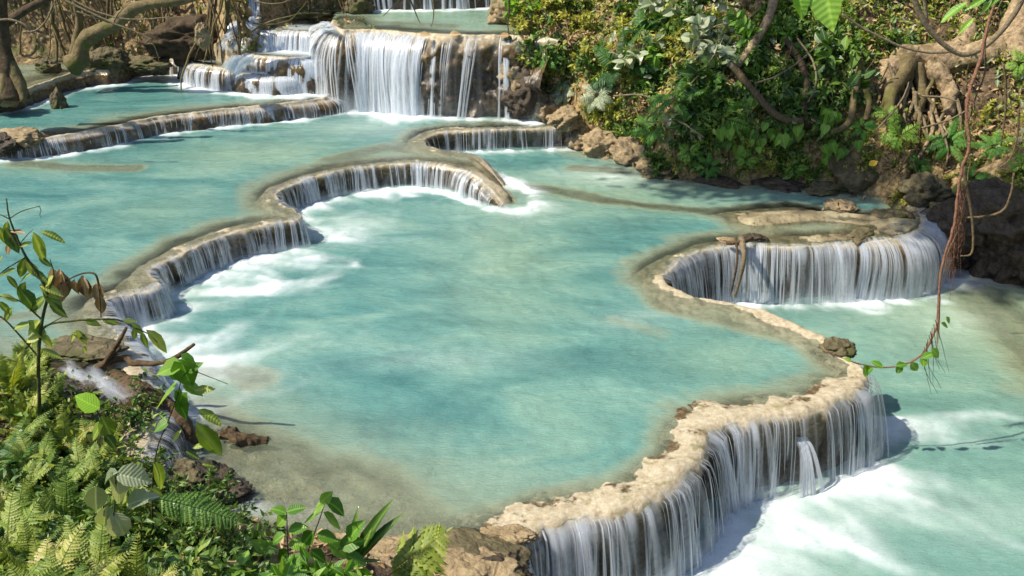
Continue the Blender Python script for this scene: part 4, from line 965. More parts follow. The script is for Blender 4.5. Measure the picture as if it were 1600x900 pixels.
for i in range(150):
    y = rg.choice([rg.uniform(280, 400), rg.uniform(430, 500), rg.uniform(135, 170)], p=[.62, .26, .12]); x = np.interp(y, [q[1] for q in vpx[:17]], [q[0] for q in vpx[:17]]) ; s = 1 if y < 400 else -.2
    L = rg.uniform(20, 70); dx = rg.uniform(-3, 16) * s; paths.append((spline([W(x, y, 9.0), W(x + dx, y + L * .4, 9.0 + rg.normal(0, .04)), W(x + dx * rg.uniform(.2, 1.1), y + L, 9.0 + rg.normal(0, .05))], 7), [.003, .0012]))
part(tubes('root_hairs', paths, M_RROOT, None, 4, .008, 20), hv)
paths = []
for k in range(9):
    x0, y0 = 1462 - k * 2.5, 500 + k * 6; paths.append((spline([W(x0, y0, 8.7), W(x0 + rg.uniform(-5, 14), y0 + 35, 8.7), W(x0 + rg.uniform(5, 22), y0 + rg.uniform(55, 90), 8.75)], 8), [.004, .0015]))
part(tubes('twig', paths, M_STEMR, None, 4, .01, 12), hv)
part(pxleaf([(1380, 574, 1362, 566, 8.6), (1400, 572, 1418, 566, 8.6), (1410, 570, 1400, 585, 8.6), (1423, 566, 1434, 582, 8.6), (1440, 560, 1460, 550, 8.6), (1455, 545, 1470, 558, 8.6), (1470, 505, 1484, 512, 8.7), (1478, 495, 1486, 505, 8.7), (1350, 570, 1358, 590, 8.6), (1365, 574, 1350, 583, 8.6), (1445, 556, 1440, 574, 8.6), (1330, 565, 1320, 558, 8.6)], 'ovate', M_LEAFB, None, 'foliage', 1.3), hv)
tag(hv, 'long reddish vine hanging from the top right down to the front rim, with root hairs', 'vine')
vine([(1418, -30), (1435, 15), (1452, 45), (1478, 72), (1503, 85), (1530, 78), (1562, 52), (1585, 22), (1604, -15)], 9.6, [.030, .028, .026, .024, .026], M_TWIG, 'liana', 'thick smooth liana sagging in a U across the top right', 'liana')
vine([(1316, 22), (1345, 42), (1376, 58), (1412, 74), (1450, 82), (1495, 80)], 9.8, [.012, .014, .012], M_TWIG, 'liana', 'thin grey liana running from the big hanging leaf to the U-shaped liana', 'liana')
vine([(1442, -20), (1447, 20), (1450, 42)], 9.8, [.018, .016], M_TWIG, 'liana', 'short straight stem dropping from the top beside the U-shaped liana', 'liana', 12)
vine([(1568, 100), (1572, 140), (1570, 180), (1564, 228)], 11.2, [.014, .014, .010], M_ROOT, 'aerial_root', 'slender pale root ending in mid air before the dark hollow', 'aerial root', 20)
vine([(1592, 170), (1590, 210), (1580, 245), (1562, 262)], 11.2, [.012, .008], M_ROOT, 'aerial_root', 'thin curved root at the right edge over the dark hollow', 'aerial root', 20)
vine([(1505, 262), (1512, 300), (1520, 350), (1518, 395), (1500, 400)], 11.3, [.02, .016, .01], M_ROOT, 'aerial_root', 'pale root bending to the water under the right bank', 'aerial root', 20)
vine([(1512, 340), (1540, 338), (1568, 328), (1580, 300), (1584, 270)], 11.4, [.014, .016, .012], M_ROOT, 'aerial_root', 'yellowish root looping upward in front of the dark hollow at far right', 'aerial root', 20)
for i, (px, lab) in enumerate([([(1100, 215), (1060, 190), (1010, 190), (1035, 165), (1075, 135), (1110, 95), (1130, 60)], 'bare curved twig arching over the large bright fern'), ([(1246, 60), (1270, 95), (1275, 130), (1262, 160)], 'grey twig hanging behind the lichen-spotted branch'),
        ([(1090, 60), (1120, 40), (1160, 35), (1190, 10)], 'thin bare twig among the pale leaves'), ([(1180, 130), (1215, 118), (1250, 95), (1300, 50)], 'long grey twig rising to the right over the dark hollow'), ([(1372, 200), (1395, 175), (1412, 150), (1420, 128)], 'straight stick leaning under the root mass'), ([(1440, 150), (1475, 152), (1500, 160)], 'short bare stick lying under the root mass'), ([(1440, 200), (1475, 190), (1500, 178), (1520, 165)], 'bleached forked stick in front of the root mass'), ([(960, 150), (1000, 148), (1030, 158), (1060, 175)], 'thin dry twig crossing the middle of the bank')]):
    limb('bare_twig', px, .55, [.016, .014, .008], M_TWIG, lab, 'twig', .008, seed=i)
# hanging aerial roots of the right bank, one object each
def aroot(L, seed, m=M_ROOT, r=.011):
    rng = np.random.default_rng(seed); p = np.array([0., 0, 0]); pts = [p.copy()]; d = np.array([0, -.2, -1.])
    for _ in range(12): d = d + rng.normal(0, .12, 3); d[2] = min(d[2], -.5); d /= np.linalg.norm(d); p = p + d * L / 12; pts.append(p.copy())
    return tubes('aerial_root', [(pts, [r, r * .8, r * .35])], m, None, 5, .004, 12)
AR = [aroot(.9, i, r=.010 + .004 * (i % 3)) for i in range(6)]
def roots(n, x0, x1, y0, y1, smin, smax, lab, grp, back=.25, fn=None):
    for i in range(n):
        x, y = rr.uniform(x0, x1), rr.uniform(y0, y1)
        if fn: y = fn(x) + rr.uniform(-5, 5)
        h = hit(x, y); place(rr.choice(AR), h + Vector((0, -back * rr.uniform(.4, 1.4), .05)), None, rr.uniform(smin, smax), None, label=lab, cat='aerial root', group=grp)
roots(34, 1400, 1500, 170, 260, .4, .95, 'dangling pale aerial root under the pale root mass', 'aerial roots under the root mass')
roots(22, 1000, 1340, 190, 245, .35, .8, 'thin aerial root hanging to the shaded water at the right bank', 'aerial roots over the shaded water')
roots(26, 1470, 1600, 270, 345, .3, .75, 'fine aerial root hanging before the dark hollow at right', 'aerial roots before the dark hollow')
roots(16, 1200, 1600, 20, 120, .5, 1.1, 'slender aerial root hanging in the upper right bank', 'aerial roots of the upper right bank', .6)
# leaves hanging into the picture from the top
hb_ = empty('overhanging_branch', W(1270, -60, 5.0))
part(pxtube([(1200, -60), (1245, -45), (1290, -38), (1330, -45)], 5.0, [.012, .008], M_STEMR, None, 'stem', 14), hb_)
part(pxleaf([(1240, -30, 1262, 22, 5.0, 4.9), (1262, -36, 1240, 2, 5.0, 5.0), (1285, -40, 1300, 44, 5.0, 4.85), (1310, -30, 1282, 12, 5.1, 5.1), (1318, -40, 1322, 5, 5.0, 5.0)], 'ovate', M_LEAFB, None, 'foliage', 1.25, 3), hb_)
tag(hb_, 'big bright green leaves hanging in from the top edge right of centre', 'branch')
hb2 = empty('overhanging_branch', W(1520, -60, 6.5))
part(pxtube([(1480, -60), (1515, -30), (1550, -20)], 6.5, [.01, .006], M_STEM, None, 'stem', 10), hb2)
part(pxleaf([(1512, 3, 1467, 29, 6.4), (1545, -5, 1508, 10, 6.5), (1522, 28, 1496, 52, 6.5), (1550, 2, 1530, 22, 6.5), (1565, -10, 1548, 12, 6.5)], 'lance', M_LEAFB, None, 'foliage', 1.6, 4), hb2)
tag(hb2, 'narrow bright green blades hanging in at the top right near the U-shaped liana', 'branch')
# ---- things on the dome and rims
yl = pxleaf([(1358, 258, 1372, 252, hitd(1365, 256) - .5)], 'round', leafmat('leaf_yellow', (.5, .33, .02), (.6, .4, .02), (.7, .45, .03)), None, 'fallen_leaf'); reorigin(yl, W(1358, 258, hitd(1365, 256) - .5)); tag(yl, 'single bright yellow fallen leaf on the mossy boulder', 'leaf')
def zt(px, z): return [P(x, y, z_) for (x, y), z_ in zip(px, z)]
ds = empty('driftwood', P(1150, 380, .05))
part(tubes('stick', [(spline(zt([(1158, 372), (1162, 395), (1160, 420), (1146, 470)], [.12, .02, -.2, -.75]), 12), [.045, .035, .03, .015])], M_TWIG, None, 8, .012, 10), ds)
part(tubes('stick', [(spline(zt([(1149, 372), (1152, 405), (1141, 465)], [.14, -.1, -.7]), 8), [.02, .015])], M_DEAD, None, 6, .008, 12), ds)
part(tubes('stick', [(spline(zt([(1175, 372), (1160, 378), (1135, 380)], [.08, .1, .06]), 8), [.03, .03])], M_DEAD, None, 6, .01, 12), ds)
tag(ds, 'broken driftwood stick caught on the lip of the right-hand fall', 'driftwood')
for i, (x, y, s, sz, m, lab) in enumerate([(1315, 322, .02, (.26, .2, .09), M_STONE, 'pale stone with debris on top of the right-hand dome'), (1395, 338, .0, (.3, .2, .10), M_STONEM, 'rust-brown mossy lump near the right end of the dome'),
        (1345, 368, -.02, (.34, .16, .06), M_STONEM, 'flat mossy stone in the flow above the right-hand fall'), (1138, 378, .0, (.16, .12, .05), M_STONE, 'pale stone beside the driftwood stick'),
        (1180, 372, .0, (.16, .10, .06), M_STONED, 'dark stone touching the driftwood stick'), (1470, 335, -.02, (.18, .2, .16), M_STONEM, 'mossy stone at the right shoulder of the dome')]):
    tag(stone('stone', P(x, y, s), sz, m, 20 + i, .45, 5, rr.uniform(0, 3)), lab, 'stone')
lf = cover('fallen_leaves', 1290, 1345, 312, 338, 26, [('ovate', .09, M_DRY, 1), ('ovate', .09, M_STEMR, .6)], (-2, -1), 31, off=.06)
lf.location.z += .09; tag(lf, kind='stuff', label='clump of dead leaves caught on the stone of the dome', cat='dead leaves')
# stones at the foot of the right bank and on the far fall
for i, (x, y, z, sz, m, lab) in enumerate([(915, 218, .1, (.42, .4, .30), M_STONE, 'tan rock at the right end of the short waterfall'), (945, 232, .1, (.4, .35, .30), M_STONE, 'tan rock right of the short waterfall end'), (985, 245, .08, (.45, .3, .28), M_STONE, 'yellow-tan rock on the shore below the pale fern'), (1035, 272, .0, (.4, .3, .18), M_STONEM, 'dark rock on the shore left of the shaded hollow'), (1012, 262, .05, (.25, .2, .16), M_STONE, 'small pale rock at the corner of the shore'),
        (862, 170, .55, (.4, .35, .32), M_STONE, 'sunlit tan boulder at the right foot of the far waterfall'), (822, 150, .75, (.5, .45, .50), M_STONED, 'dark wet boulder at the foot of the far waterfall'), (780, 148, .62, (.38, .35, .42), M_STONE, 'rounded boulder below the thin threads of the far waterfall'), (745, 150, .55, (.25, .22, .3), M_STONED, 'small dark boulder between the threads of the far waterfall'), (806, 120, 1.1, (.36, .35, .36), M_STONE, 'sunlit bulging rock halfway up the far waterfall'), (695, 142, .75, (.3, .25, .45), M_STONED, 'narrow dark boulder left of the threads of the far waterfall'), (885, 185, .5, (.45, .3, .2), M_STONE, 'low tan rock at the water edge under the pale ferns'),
        (1120, 284, 0, (.4, .25, .12), M_STONED, 'low dark rock at the shaded shore under the climber'), (1210, 290, 0, (.5, .25, .12), M_STONED, 'low dark rock in the middle of the shaded shore'), (1290, 298, 0, (.4, .25, .12), M_STONEM, 'low mossy rock at the shaded shore beside the boulder'), (1440, 300, .15, (.35, .3, .25), M_STONEM, 'mossy rock right of the big boulder'), (800, 20, 2.0, (.4, .5, .35), M_STONE, 'tan rock at the right shore of the top pool')]):
    tag(stone('rock', P(x, y, z), sz, m, 50 + i, .5, 5, rr.uniform(0, 3), 1.8), lab, 'rock')

for i, (x, y, z, sz, lab) in enumerate([(1470, 352, -.35, (.4, .5, .5), 'black wet rock in the hollow right behind the dome'), (1515, 385, -.55, (.55, .5, .5), 'rock coloured black for shade in the middle of the hollow'), (1565, 392, -.5, (.55, .5, .6), 'rock coloured black for shade in the hollow under the fine roots'), (1610, 400, -.45, (.6, .5, .7), 'rock coloured black for shade at the right edge of the picture'), (1500, 350, -.1, (.5, .5, .4), 'rock coloured black for shade high in the hollow'), (1570, 345, .05, (.7, .5, .45), 'wide rock coloured black for shade high in the hollow')]):
    tag(stone('rock', P(x, y, z), sz, M_STONED, 170 + i, .5, 5, rr.uniform(0, 3), 1.8), lab, 'rock')  # rocks added here; their black colour stands in for the overhang shade
# ------------------------------------------------------------------ far left bank
# deep root-hung overhang: roots, trunk, twigs
limb('mossy_tree_trunk', [(112, 104), (124, 92), (128, 74), (138, 60), (156, 50), (180, 38), (196, 24), (216, 12), (250, 4), (300, -4), (360, -14)], 0, [.22, .17, .14, .15, .13, .12, .12, .10, .09, .08], M_BARKM, 'crooked yellow-mossy trunk leaning right from the left shore', 'tree trunk', .05, 4, 40, 12, dist=[19.3, 19.3, 19.3, 19.2, 19.2, 19.1, 19.0, 19, 19, 19, 19])
limb('mossy_tree_trunk', [(118, 92), (120, 62), (124, 38), (120, 10), (112, -20)], 0, [.12, .09, .07, .06], M_BARKM, 'thin mossy stem rising straight behind the crooked mossy trunk', 'tree trunk', .03, 4, 20, 10, dist=[19.5] * 5)
tb = empty('tree', P(22, 150, Z2B))
part2 = lambda o, root: (o.data.transform(Matrix.Translation(-root.location)), setattr(o, 'parent', root), o)[2]
part2(pxtube([(-2, -40), (2, 20), (4, 70), (14, 115), (22, 152)], 16.2, [.09, .10, .11, .15, .26], M_BARKD, None, 'trunk', 24, 12, .06, 4, 2), tb)
for i, px in enumerate([[(14, 95), (30, 130), (38, 158)], [(10, 90), (8, 130), (-4, 165)], [(12, 100), (24, 140), (22, 168)]]): part2(pxtube(px, [16.2, 16.1, 16.0], [.09, .10, .05], M_BARKM, None, 'root', 12, 8, .03, 5, i), tb)
tag(tb, 'dark root-footed tree at the left edge beside the upper shelf', 'tree')
limb('tree_branch', [(-30, 62), (0, 42), (30, 22), (62, 4), (90, -10)], 0, [.09, .08, .07, .06], M_BARKD, 'dark leaning branch crossing the top left corner', 'branch', .02, dist=[16.5] * 5)
for i, (px, lab, d_, r_) in enumerate([([(88, -6), (130, 14), (176, 36), (214, 50), (238, 62)], 'long pale twig slanting down right across the top left', 17, .022), ([(100, -8), (150, 18), (200, 30), (250, 28), (290, 26)], 'pale twig levelling out to the right in front of the mossy trunk', 17, .018),
     ([(-20, 34), (10, 30), (34, 36), (46, 46), (40, 48)], 'pale hooked twig at the far left edge', 15, .02), ([(36, 50), (56, 48), (72, 32), (82, 10), (90, -8)], 'thin looped liana hanging left of the mossy trunk', 17, .02), ([(234, 60), (228, 68), (240, 70), (246, 86), (252, 108)], 'fine curled twig hanging to the upper left pool', 17, .010),
     ([(176, 36), (188, 18), (204, 2)], 'short pale twig forking upward over the mossy trunk', 17, .014), ([(120, 18), (160, 32), (196, 42)], 'thin pale twig lying along the mossy trunk', 17, .014), ([(398, 2), (430, 6), (470, -4)], 'thin pale twig above the narrow upper fall', 19, .014),
     ([(392, 50), (420, 34), (450, 26), (470, 20)], 'mossy twig at the left shore of the top pool', 19.2, .02), ([(395, 36), (425, 38), (455, 30), (480, 2)], 'mossy branchlet hanging beside the top pool', 19.2, .018)]):
    limb('bare_twig', px, 0, [r_, r_ * .8, r_ * .4], M_TWIG if i != 8 and i != 9 else M_BARKM, lab, 'twig', .012, 6, 30, 6, dist=[d_] * len(px), seed=i)
ARL = [aroot(1.5, 40 + i, M_BARKM if i % 2 else M_ROOT, r=.016 + .010 * (i % 3)) for i in range(6)]
def roots2(n, x0, x1, y0, y1, smin, smax, lab, grp, back=.25):
    for i in range(n):
        x, y = rr.uniform(x0, x1), rr.uniform(y0, y1); h = hit(x, y)
        place(rr.choice(ARL), h + Vector((0, -back * rr.uniform(.4, 1.6), .25)), None, rr.uniform(smin, smax), None, label=lab, cat='aerial root', group=grp)
roots2(95, 20, 385, -30, 50, .45, 1.15, 'long mossy aerial root hanging down the shaded far left bank', 'aerial roots of the far left bank', .45)
roots2(40, 400, 560, -40, -2, .3, .8, 'mossy aerial root hanging over the shore left of the top fall', 'aerial roots left of the top fall', .3)
roots2(22, 600, 800, -50, -22, .3, .7, 'mossy aerial root hanging between the threads of the top fall', 'aerial roots at the top fall', .2)
roots2(16, -10, 20, -40, 60, .5, 1.1, 'fine aerial root hanging beside the dark tree at the left edge', 'aerial roots by the left tree', 2.2)
und2 = cover('undergrowth', -20, 590, -60, 80, 4200, [('tiny', .10, M_LEAFD, 1), ('tiny', .10, M_DRY, 1.4), ('ovate', .10, M_LEAFY, .4)], (-.1, .5), 11); tag(und2, kind='stuff', label='sparse dead and dark leaves on the shaded far left bank', cat='undergrowth')
strew(['dry', 'dark', 'dry'], 18, 0, 560, -50, -4, .6, 1.1)
for o in list(COL.objects):
    pass
# rocks on the left
for i, (x, y, z, sz, m, lab) in enumerate([(36, 216, Z2, (.42, .28, .15), M_STONE, 'pale flat-topped rock on the left end of the thin rim'), (12, 226, Z2 - .05, (.3, .25, .16), M_STONED, 'dark wet rock below the pale flat-topped rock'), (232, 100, .98, (.55, .3, .16), M_STONEM, 'long mossy rock left of the cascade'), (212, 96, 1.02, (.3, .12, .07), M_STONE, 'pale slab on top of the long mossy rock'),
        (75, 104, 1.0, (.25, .2, .16), M_STONEM, 'mossy rock in the upper shelf left of the crooked trunk'), (165, 96, 1.05, (.45, .3, .25), M_STONEM, 'yellow-mossy rock right of the crooked trunk foot'), (5, 148, 1.0, (.35, .3, .2), M_STONE, 'pale rock at the foot of the left tree'), (300, 62, 1.45, (.8, .5, .42), M_BARKD, 'rounded earth-brown boulder behind the upper cascade'),
        (376, 58, 1.45, (.4, .3, .3), M_STONED, 'dark wet rock under the narrow upper fall'), (340, 74, 1.25, (.5, .3, .2), M_STONEM, 'sloping mossy rock below the narrow upper fall'), (398, 101, 1.0, (.35, .25, .16), M_STONED, 'dark wet rock in the middle of the cascade'), (360, 116, .85, (.2, .2, .16), M_STONE, 'pale splashed rock low in the cascade'), (440, 99, 1.12, (.5, .22, .12), M_STONEM, 'flat mossy slab in the middle of the cascade'),
        (512, 116, .95, (.2, .25, .28), M_STONED, 'dark rock between the cascade and the main curtain'), (316, 58, 1.95, (.12, .1, .2), M_STONE, 'sunlit pale rock left of the narrow upper fall'), (470, 22, Z3, (.7, .4, .12), M_STONEM, 'mossy ledge at the left shore of the top pool'), (560, 12, Z3 + .1, (.3, .25, .3), M_STONEM, 'mossy rock left of the top fall')]):
    tag(stone('rock', P(x, y, z), sz, m, 90 + i, .5, 5, rr.uniform(-.4, .4), 1.8), lab, 'rock')
sp_ = stone('tree_stump', P(93, 168, Z2) + Vector((0, 0, .06)), (.12, .12, .26), M_STONEM, 7, .7, 4, 0, 2.2); tag(sp_, 'small dark mossy stump standing in the upper left pool', 'stump')
# narrow upper fall over the rocks: short ballistic ribbons between two ledges
def freefall(px0, px1, z0, z1, n, w_, alpha, seed, sag=.25):
    rng = np.random.default_rng(seed); V = []; UV = []; AL = []; NS = 9
    for j in range(n):
        u_ = rng.random(); a = P(*(np.array(px0[0]) * (1 - u_) + np.array(px0[1]) * u_), z0); b = P(*(np.array(px1[0]) * (1 - u_) + np.array(px1[1]) * u_), z1); al_ = alpha * rng.uniform(.5, 1.2); wd = w_ * rng.uniform(.5, 1.5); ph = rng.uniform(0, 9)
        T = (b - a); sx = Vector((1, 0, 0)) - T * (T.x / T.length_squared); sx.normalize()
        for i in range(NS):
            q = i / (NS - 1); p = a.lerp(b, q); p.z = z0 + (z1 - z0) * (q ** 1.6) + .03 + .02 * math.sin(q * 9 + ph); p = p + Vector((0, -.04 * rng.random(), 0)) + sx * .04 * math.sin(q * 3 + ph)
            for ui, s_ in enumerate((-1, 0, 1)):
                r2 = p + sx * (s_ * wd) + Vector((0, -wd * .3, wd * .2)) * (s_ == 0); V.append(tuple(r2)); UV.append((j + .02 + .48 * ui, ph + q * 2))
            AL += [al_ * min(1, .3 + q * 5) * (1 if q < .9 else .7)] * 3
    base = (np.arange(n) * NS * 3)[:, None, None, None]; rr_ = np.arange(NS - 1)[None, :, None, None] * 3; cc = np.arange(2)[None, None, :, None]
    F = (base + rr_ + cc + np.array([0, 1, 4, 3])[None, None, None, :]).reshape(-1, 4)
    return tag(link('waterfall', mesh_np('waterfall', np.array(V), F, M_FALL, True, {'alpha': np.array(AL)}, np.array(UV))), kind='structure')
freefall([(387, -22), (398, -22)], [(384, 28), (402, 28)], 2.42, 1.92, 18, .05, .8, 1)
freefall([(384, 28), (402, 28)], [(352, 58), (398, 56)], 1.92, 1.6, 30, .06, .6, 2)
freefall([(352, 58), (398, 56)], [(340, 80), (384, 82)], 1.6, 1.33, 16, .06, .4, 3)
freefall([(512, 36), (524, 50)], [(495, 42), (508, 56)], 1.86, 1.70, 22, .06, .6, 4)
freefall([(375, 90), (400, 94)], [(350, 108), (370, 118)], 1.3, 1.0, 20, .06, .7, 5)
freefall([(470, 92), (505, 88)], [(468, 130), (520, 138)], 1.3, .72, 40, .07, .75, 6)
freefall([(500, 54), (535, 56)], [(498, 86), (530, 88)], 1.7, 1.3, 30, .07, .75, 7)
freefall([(276, 90), (296, 88)], [(280, 108), (292, 112)], 1.1, .74, 18, .06, .7, 8)
freefall([(90, 565), (150, 590)], [(120, 610), (215, 625)], .54, .45, 14, .05, .2, 9)
# a waterspout half way down the front rim
def spout(pxa, z0, z1, out, n, seed, spread=.12):
    a = P(*pxa, z0); rng = np.random.default_rng(seed); c, s, t, nn_ = FR['M']; i = int(np.argmin(np.hypot(c[:, 0] - a.x, c[:, 1] - a.y))); d = Vector((nn_[i][0], nn_[i][1], 0)); tt = Vector((t[i][0], t[i][1], 0)); V = []; UV = []; AL = []; NS = 10; c0 = Vector((c[i][0], c[i][1], z0))
    for j in range(n):
        u_ = rng.uniform(-1, 1); ph = rng.uniform(0, 9); wd = rng.uniform(.008, .03); al_ = rng.uniform(.3, .9)
        for k in range(NS):
            q = k / (NS - 1); p = c0 + tt * (u_ * (.05 + spread * q)) + d * (.02 + out * math.sqrt(q)) + Vector((0, 0, (z1 - z0) * q ** 1.15))
            for ui, s_ in enumerate((-1, 0, 1)): r2 = p + tt * s_ * wd + d * (wd * .4 * (s_ == 0)); V.append(tuple(r2)); UV.append((j + .02 + .48 * ui, ph + q * 2))
            AL += [al_ * min(1, .4 + q * 4)] * 3
    base = (np.arange(n) * NS * 3)[:, None, None, None]; rr_ = np.arange(NS - 1)[None, :, None, None] * 3; cc = np.arange(2)[None, None, :, None]
    F = (base + rr_ + cc + np.array([0, 1, 4, 3])[None, None, None, :]).reshape(-1, 4)
    return tag(link('waterfall', mesh_np('waterfall', np.array(V), F, M_FALL, True, {'alpha': np.array(AL)}, np.array(UV))), kind='structure')
spout((1215, 652), -.28, -.95, .34, 26, 5)
TREES_SHADE = []
# ------------------------------------------------------------------ near left bank
litn = cover('leaf_litter', 180, 700, 640, 1000, 2600, [('ovate', .09, M_DRY, 1.3), ('tiny', .06, M_DRY, 1), ('lance', .14, M_DRY, .6)], (-.3, .3), 15, .35, .03, filt=lambda x, y, h: h[:, 2] > .03)
tag(litn, kind='stuff', label='brown leaf litter on the near left bank', cat='leaf litter')
undn = cover('undergrowth', -20, 420, 560, 990, 5200, [('tiny', .055, M_LEAFD, 1.6), ('ovate', .075, M_LEAFD, 1.2), ('ovate', .07, M_LEAF, .7)], (-.3, .2), 17, .5, .22, filt=lambda x, y, h: h[:, 2] > np.where(y < 800, .3, .5))
tag(undn, kind='stuff', label='low dark small-leaved undergrowth on the near left bank', cat='undergrowth')
KN = dict(
    dk=shrub('dark_green_shrub', 16, .5, .42, 'tiny', .075, 22, M_LEAFD, M_STEMR, seed=31, srad=.004),
    dk2=shrub('dark_green_shrub', 14, .55, .45, 'ovate', .085, 16, M_LEAF, M_STEMR, seed=32, srad=.004),
    ov=shrub('bright_green_plant', 9, .42, .26, 'ovate', .15, 9, M_LEAFB, M_STEM, seed=33, srad=.005, width=1.15),
)
def pput(root, px, py, sc, lab, cat, dz=0, rz=None, back=0, grp=None):
    h = hit(px, py); return place(root, h + Vector((0, -back, dz)), rz, sc, Vector((.05, -.08, 1)), label=lab, cat=cat, **({'group': grp} if grp else {}))
for i in range(24):
    x = rr.uniform(165, 385); y = rr.uniform(655 if x < 250 else (720 if x < 300 else 800), 900); pput(KN['dk' if i % 3 else 'dk2'], x, y, rr.uniform(.5, .9), 'dark shaded small-leaved shrub between the sunlit ferns and the pool shore', 'shrub', grp='dark shrubs of the near left bank')
for i in range(6): pput(KN['dk2'], rr.uniform(0, 110), rr.uniform(600, 720), rr.uniform(.5, .8), 'green shrub behind the sunlit ferns at the left edge', 'shrub', grp='green shrubs behind the sunlit ferns')
# sunlit ferns
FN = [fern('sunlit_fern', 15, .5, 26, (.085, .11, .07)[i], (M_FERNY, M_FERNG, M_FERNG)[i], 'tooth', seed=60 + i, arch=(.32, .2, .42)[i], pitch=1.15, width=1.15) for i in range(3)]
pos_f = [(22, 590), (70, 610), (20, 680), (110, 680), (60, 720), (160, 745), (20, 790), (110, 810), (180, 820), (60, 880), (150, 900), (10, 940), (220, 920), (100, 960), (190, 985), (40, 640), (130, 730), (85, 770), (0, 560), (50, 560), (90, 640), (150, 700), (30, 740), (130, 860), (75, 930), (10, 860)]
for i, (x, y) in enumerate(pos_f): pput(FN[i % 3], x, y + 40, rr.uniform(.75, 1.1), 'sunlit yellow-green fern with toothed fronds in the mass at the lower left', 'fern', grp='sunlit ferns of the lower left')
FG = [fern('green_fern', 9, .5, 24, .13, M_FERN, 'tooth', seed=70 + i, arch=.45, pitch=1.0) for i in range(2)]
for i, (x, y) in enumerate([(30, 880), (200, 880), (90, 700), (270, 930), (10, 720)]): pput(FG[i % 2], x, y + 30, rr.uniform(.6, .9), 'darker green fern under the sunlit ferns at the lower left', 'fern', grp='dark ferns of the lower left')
def plant(name, px, py, dist, lab, cat):
    e_ = empty(name, W(px, py, dist)); return tag(e_, lab, cat)
# single featured fronds
for (x0, y0, x1, y1, d, lab, m, wd_) in [(600, 905, 700, 838, 5.2, 'pale toothed frond lying over the shore rocks at the bottom centre', M_FERNY, .42), (225, 775, 385, 812, 5.0, 'dark drooping frond pointing right over the near shore', M_LEAFD, .20)]:
    a, b = W(x0, y0, d), W(x1, y1, d); L = (b - a).length; o = frond_mesh(L, 22, L * wd_, m, 'tooth', RNG, .12, width=1.2, pitch=.12, name='fern_frond'); o.location = a
    v = (b - a).normalized(); zc = ((Vector((0, 0, CAM_H)) - a).normalized() * .7 + Vector((0, 0, .6))); yv = zc.cross(v).normalized(); zv = v.cross(yv); o.rotation_mode = 'QUATERNION'; o.rotation_quaternion = Matrix((v, yv, zv)).transposed().to_quaternion(); tag(o, lab, 'fern frond')
# lance-leaved plant at the left edge
D_ = 4.6
lp = plant('lance_leaved_plant', 62, 640, D_, 'tall thin plant with narrow leaves against the water at the left edge', 'plant')
mk = lambda px, r, m=M_STEM, nm='stem', d=D_, n=16: part2(pxtube(px, d, r, m, None, nm, n), lp)
mk([(62, 640), (60, 560), (66, 500), (74, 460), (60, 430), (40, 400), (26, 370), (14, 338), (10, 310)], [.010, .008, .006, .003], n=30)
mk([(14, 342), (34, 330), (62, 322)], [.003, .002]); mk([(62, 323), (64, 330), (62, 336), (66, 340)], [.002, .001])
mk([(14, 342), (2, 336), (-12, 332)], [.003, .002]); mk([(28, 385), (40, 370), (52, 358)], [.003, .0015]); mk([(40, 402), (10, 420), (-14, 440)], [.004, .003]); mk([(66, 500), (30, 470), (-8, 462)], [.005, .003]); mk([(62, 560), (36, 530), (8, 500), (-10, 490)], [.005, .004]); mk([(74, 460), (84, 430), (78, 405)], [.004, .002]); mk([(60, 520), (80, 505), (98, 495)], [.004, .002])
part2(pxleaf([(52, 362, 72, 412, D_), (62, 362, 104, 371, D_), (8, 355, 30, 388, D_), (-6, 352, 16, 385, D_), (28, 385, 50, 378, D_), (40, 400, 30, 440, D_), (40, 405, 62, 440, D_), (52, 425, 26, 440, D_), (48, 420, 80, 440, D_), (62, 448, 90, 470, D_), (40, 440, 20, 470, D_), (72, 462, 44, 490, D_), (60, 445, 100, 452, D_), (76, 470, 104, 500, D_), (64, 500, 34, 520, D_), (20, 480, 2, 505, D_), (26, 420, -6, 428, D_), (10, 430, 30, 452, D_), (0, 460, 28, 470, D_), (-4, 470, 22, 492, D_), (40, 535, 70, 520, D_), (20, 515, 48, 500, D_), (64, 545, 98, 560, D_), (56, 560, 30, 585, D_), (4, 400, -10, 420, D_), (12, 345, 6, 372, D_), (84, 430, 62, 452, D_), (60, 400, 80, 420, D_)], 'lance', M_LEAF, None, 'foliage', 1.8, 1), lp)
part2(pxleaf([(6, 358, 34, 395, D_), (30, 450, 60, 490, D_), (44, 500, 76, 530, D_), (66, 455, 100, 485, D_)], 'ovate', M_LEAFD, None, 'foliage', 1.0, 2), lp)
part2(pxleaf([(12, 385, 18, 360, D_), (16, 362, 38, 358, D_), (14, 380, 10, 400, D_)], 'lance', M_DRY, None, 'dead_leaf', 2.2, 5), lp)
# arching stem with drooping leaves
ar = plant('arching_plant', 62, 530, 4.7, 'long arching stem with drooping pointed leaves reaching over the left fall', 'plant')
part2(pxtube([(40, 545), (70, 510), (110, 502), (150, 499), (185, 500), (210, 512), (232, 522), (246, 535)], 4.7, [.007, .005, .004, .002], M_STEM, None, 'stem', 30), ar)
part2(pxleaf([(205, 505, 226, 522, 4.7), (212, 512, 208, 534, 4.7), (222, 518, 228, 546, 4.7), (228, 515, 266, 550, 4.7), (130, 500, 158, 506, 4.7), (120, 520, 106, 536, 4.7), (112, 520, 138, 528, 4.7), (118, 515, 138, 540, 4.7), (130, 540, 136, 552, 4.7), (160, 500, 186, 508, 4.7), (190, 502, 214, 500, 4.7), (60, 520, 86, 540, 4.7)], 'lance', M_LEAF, None, 'foliage', 2.2, 3), ar)
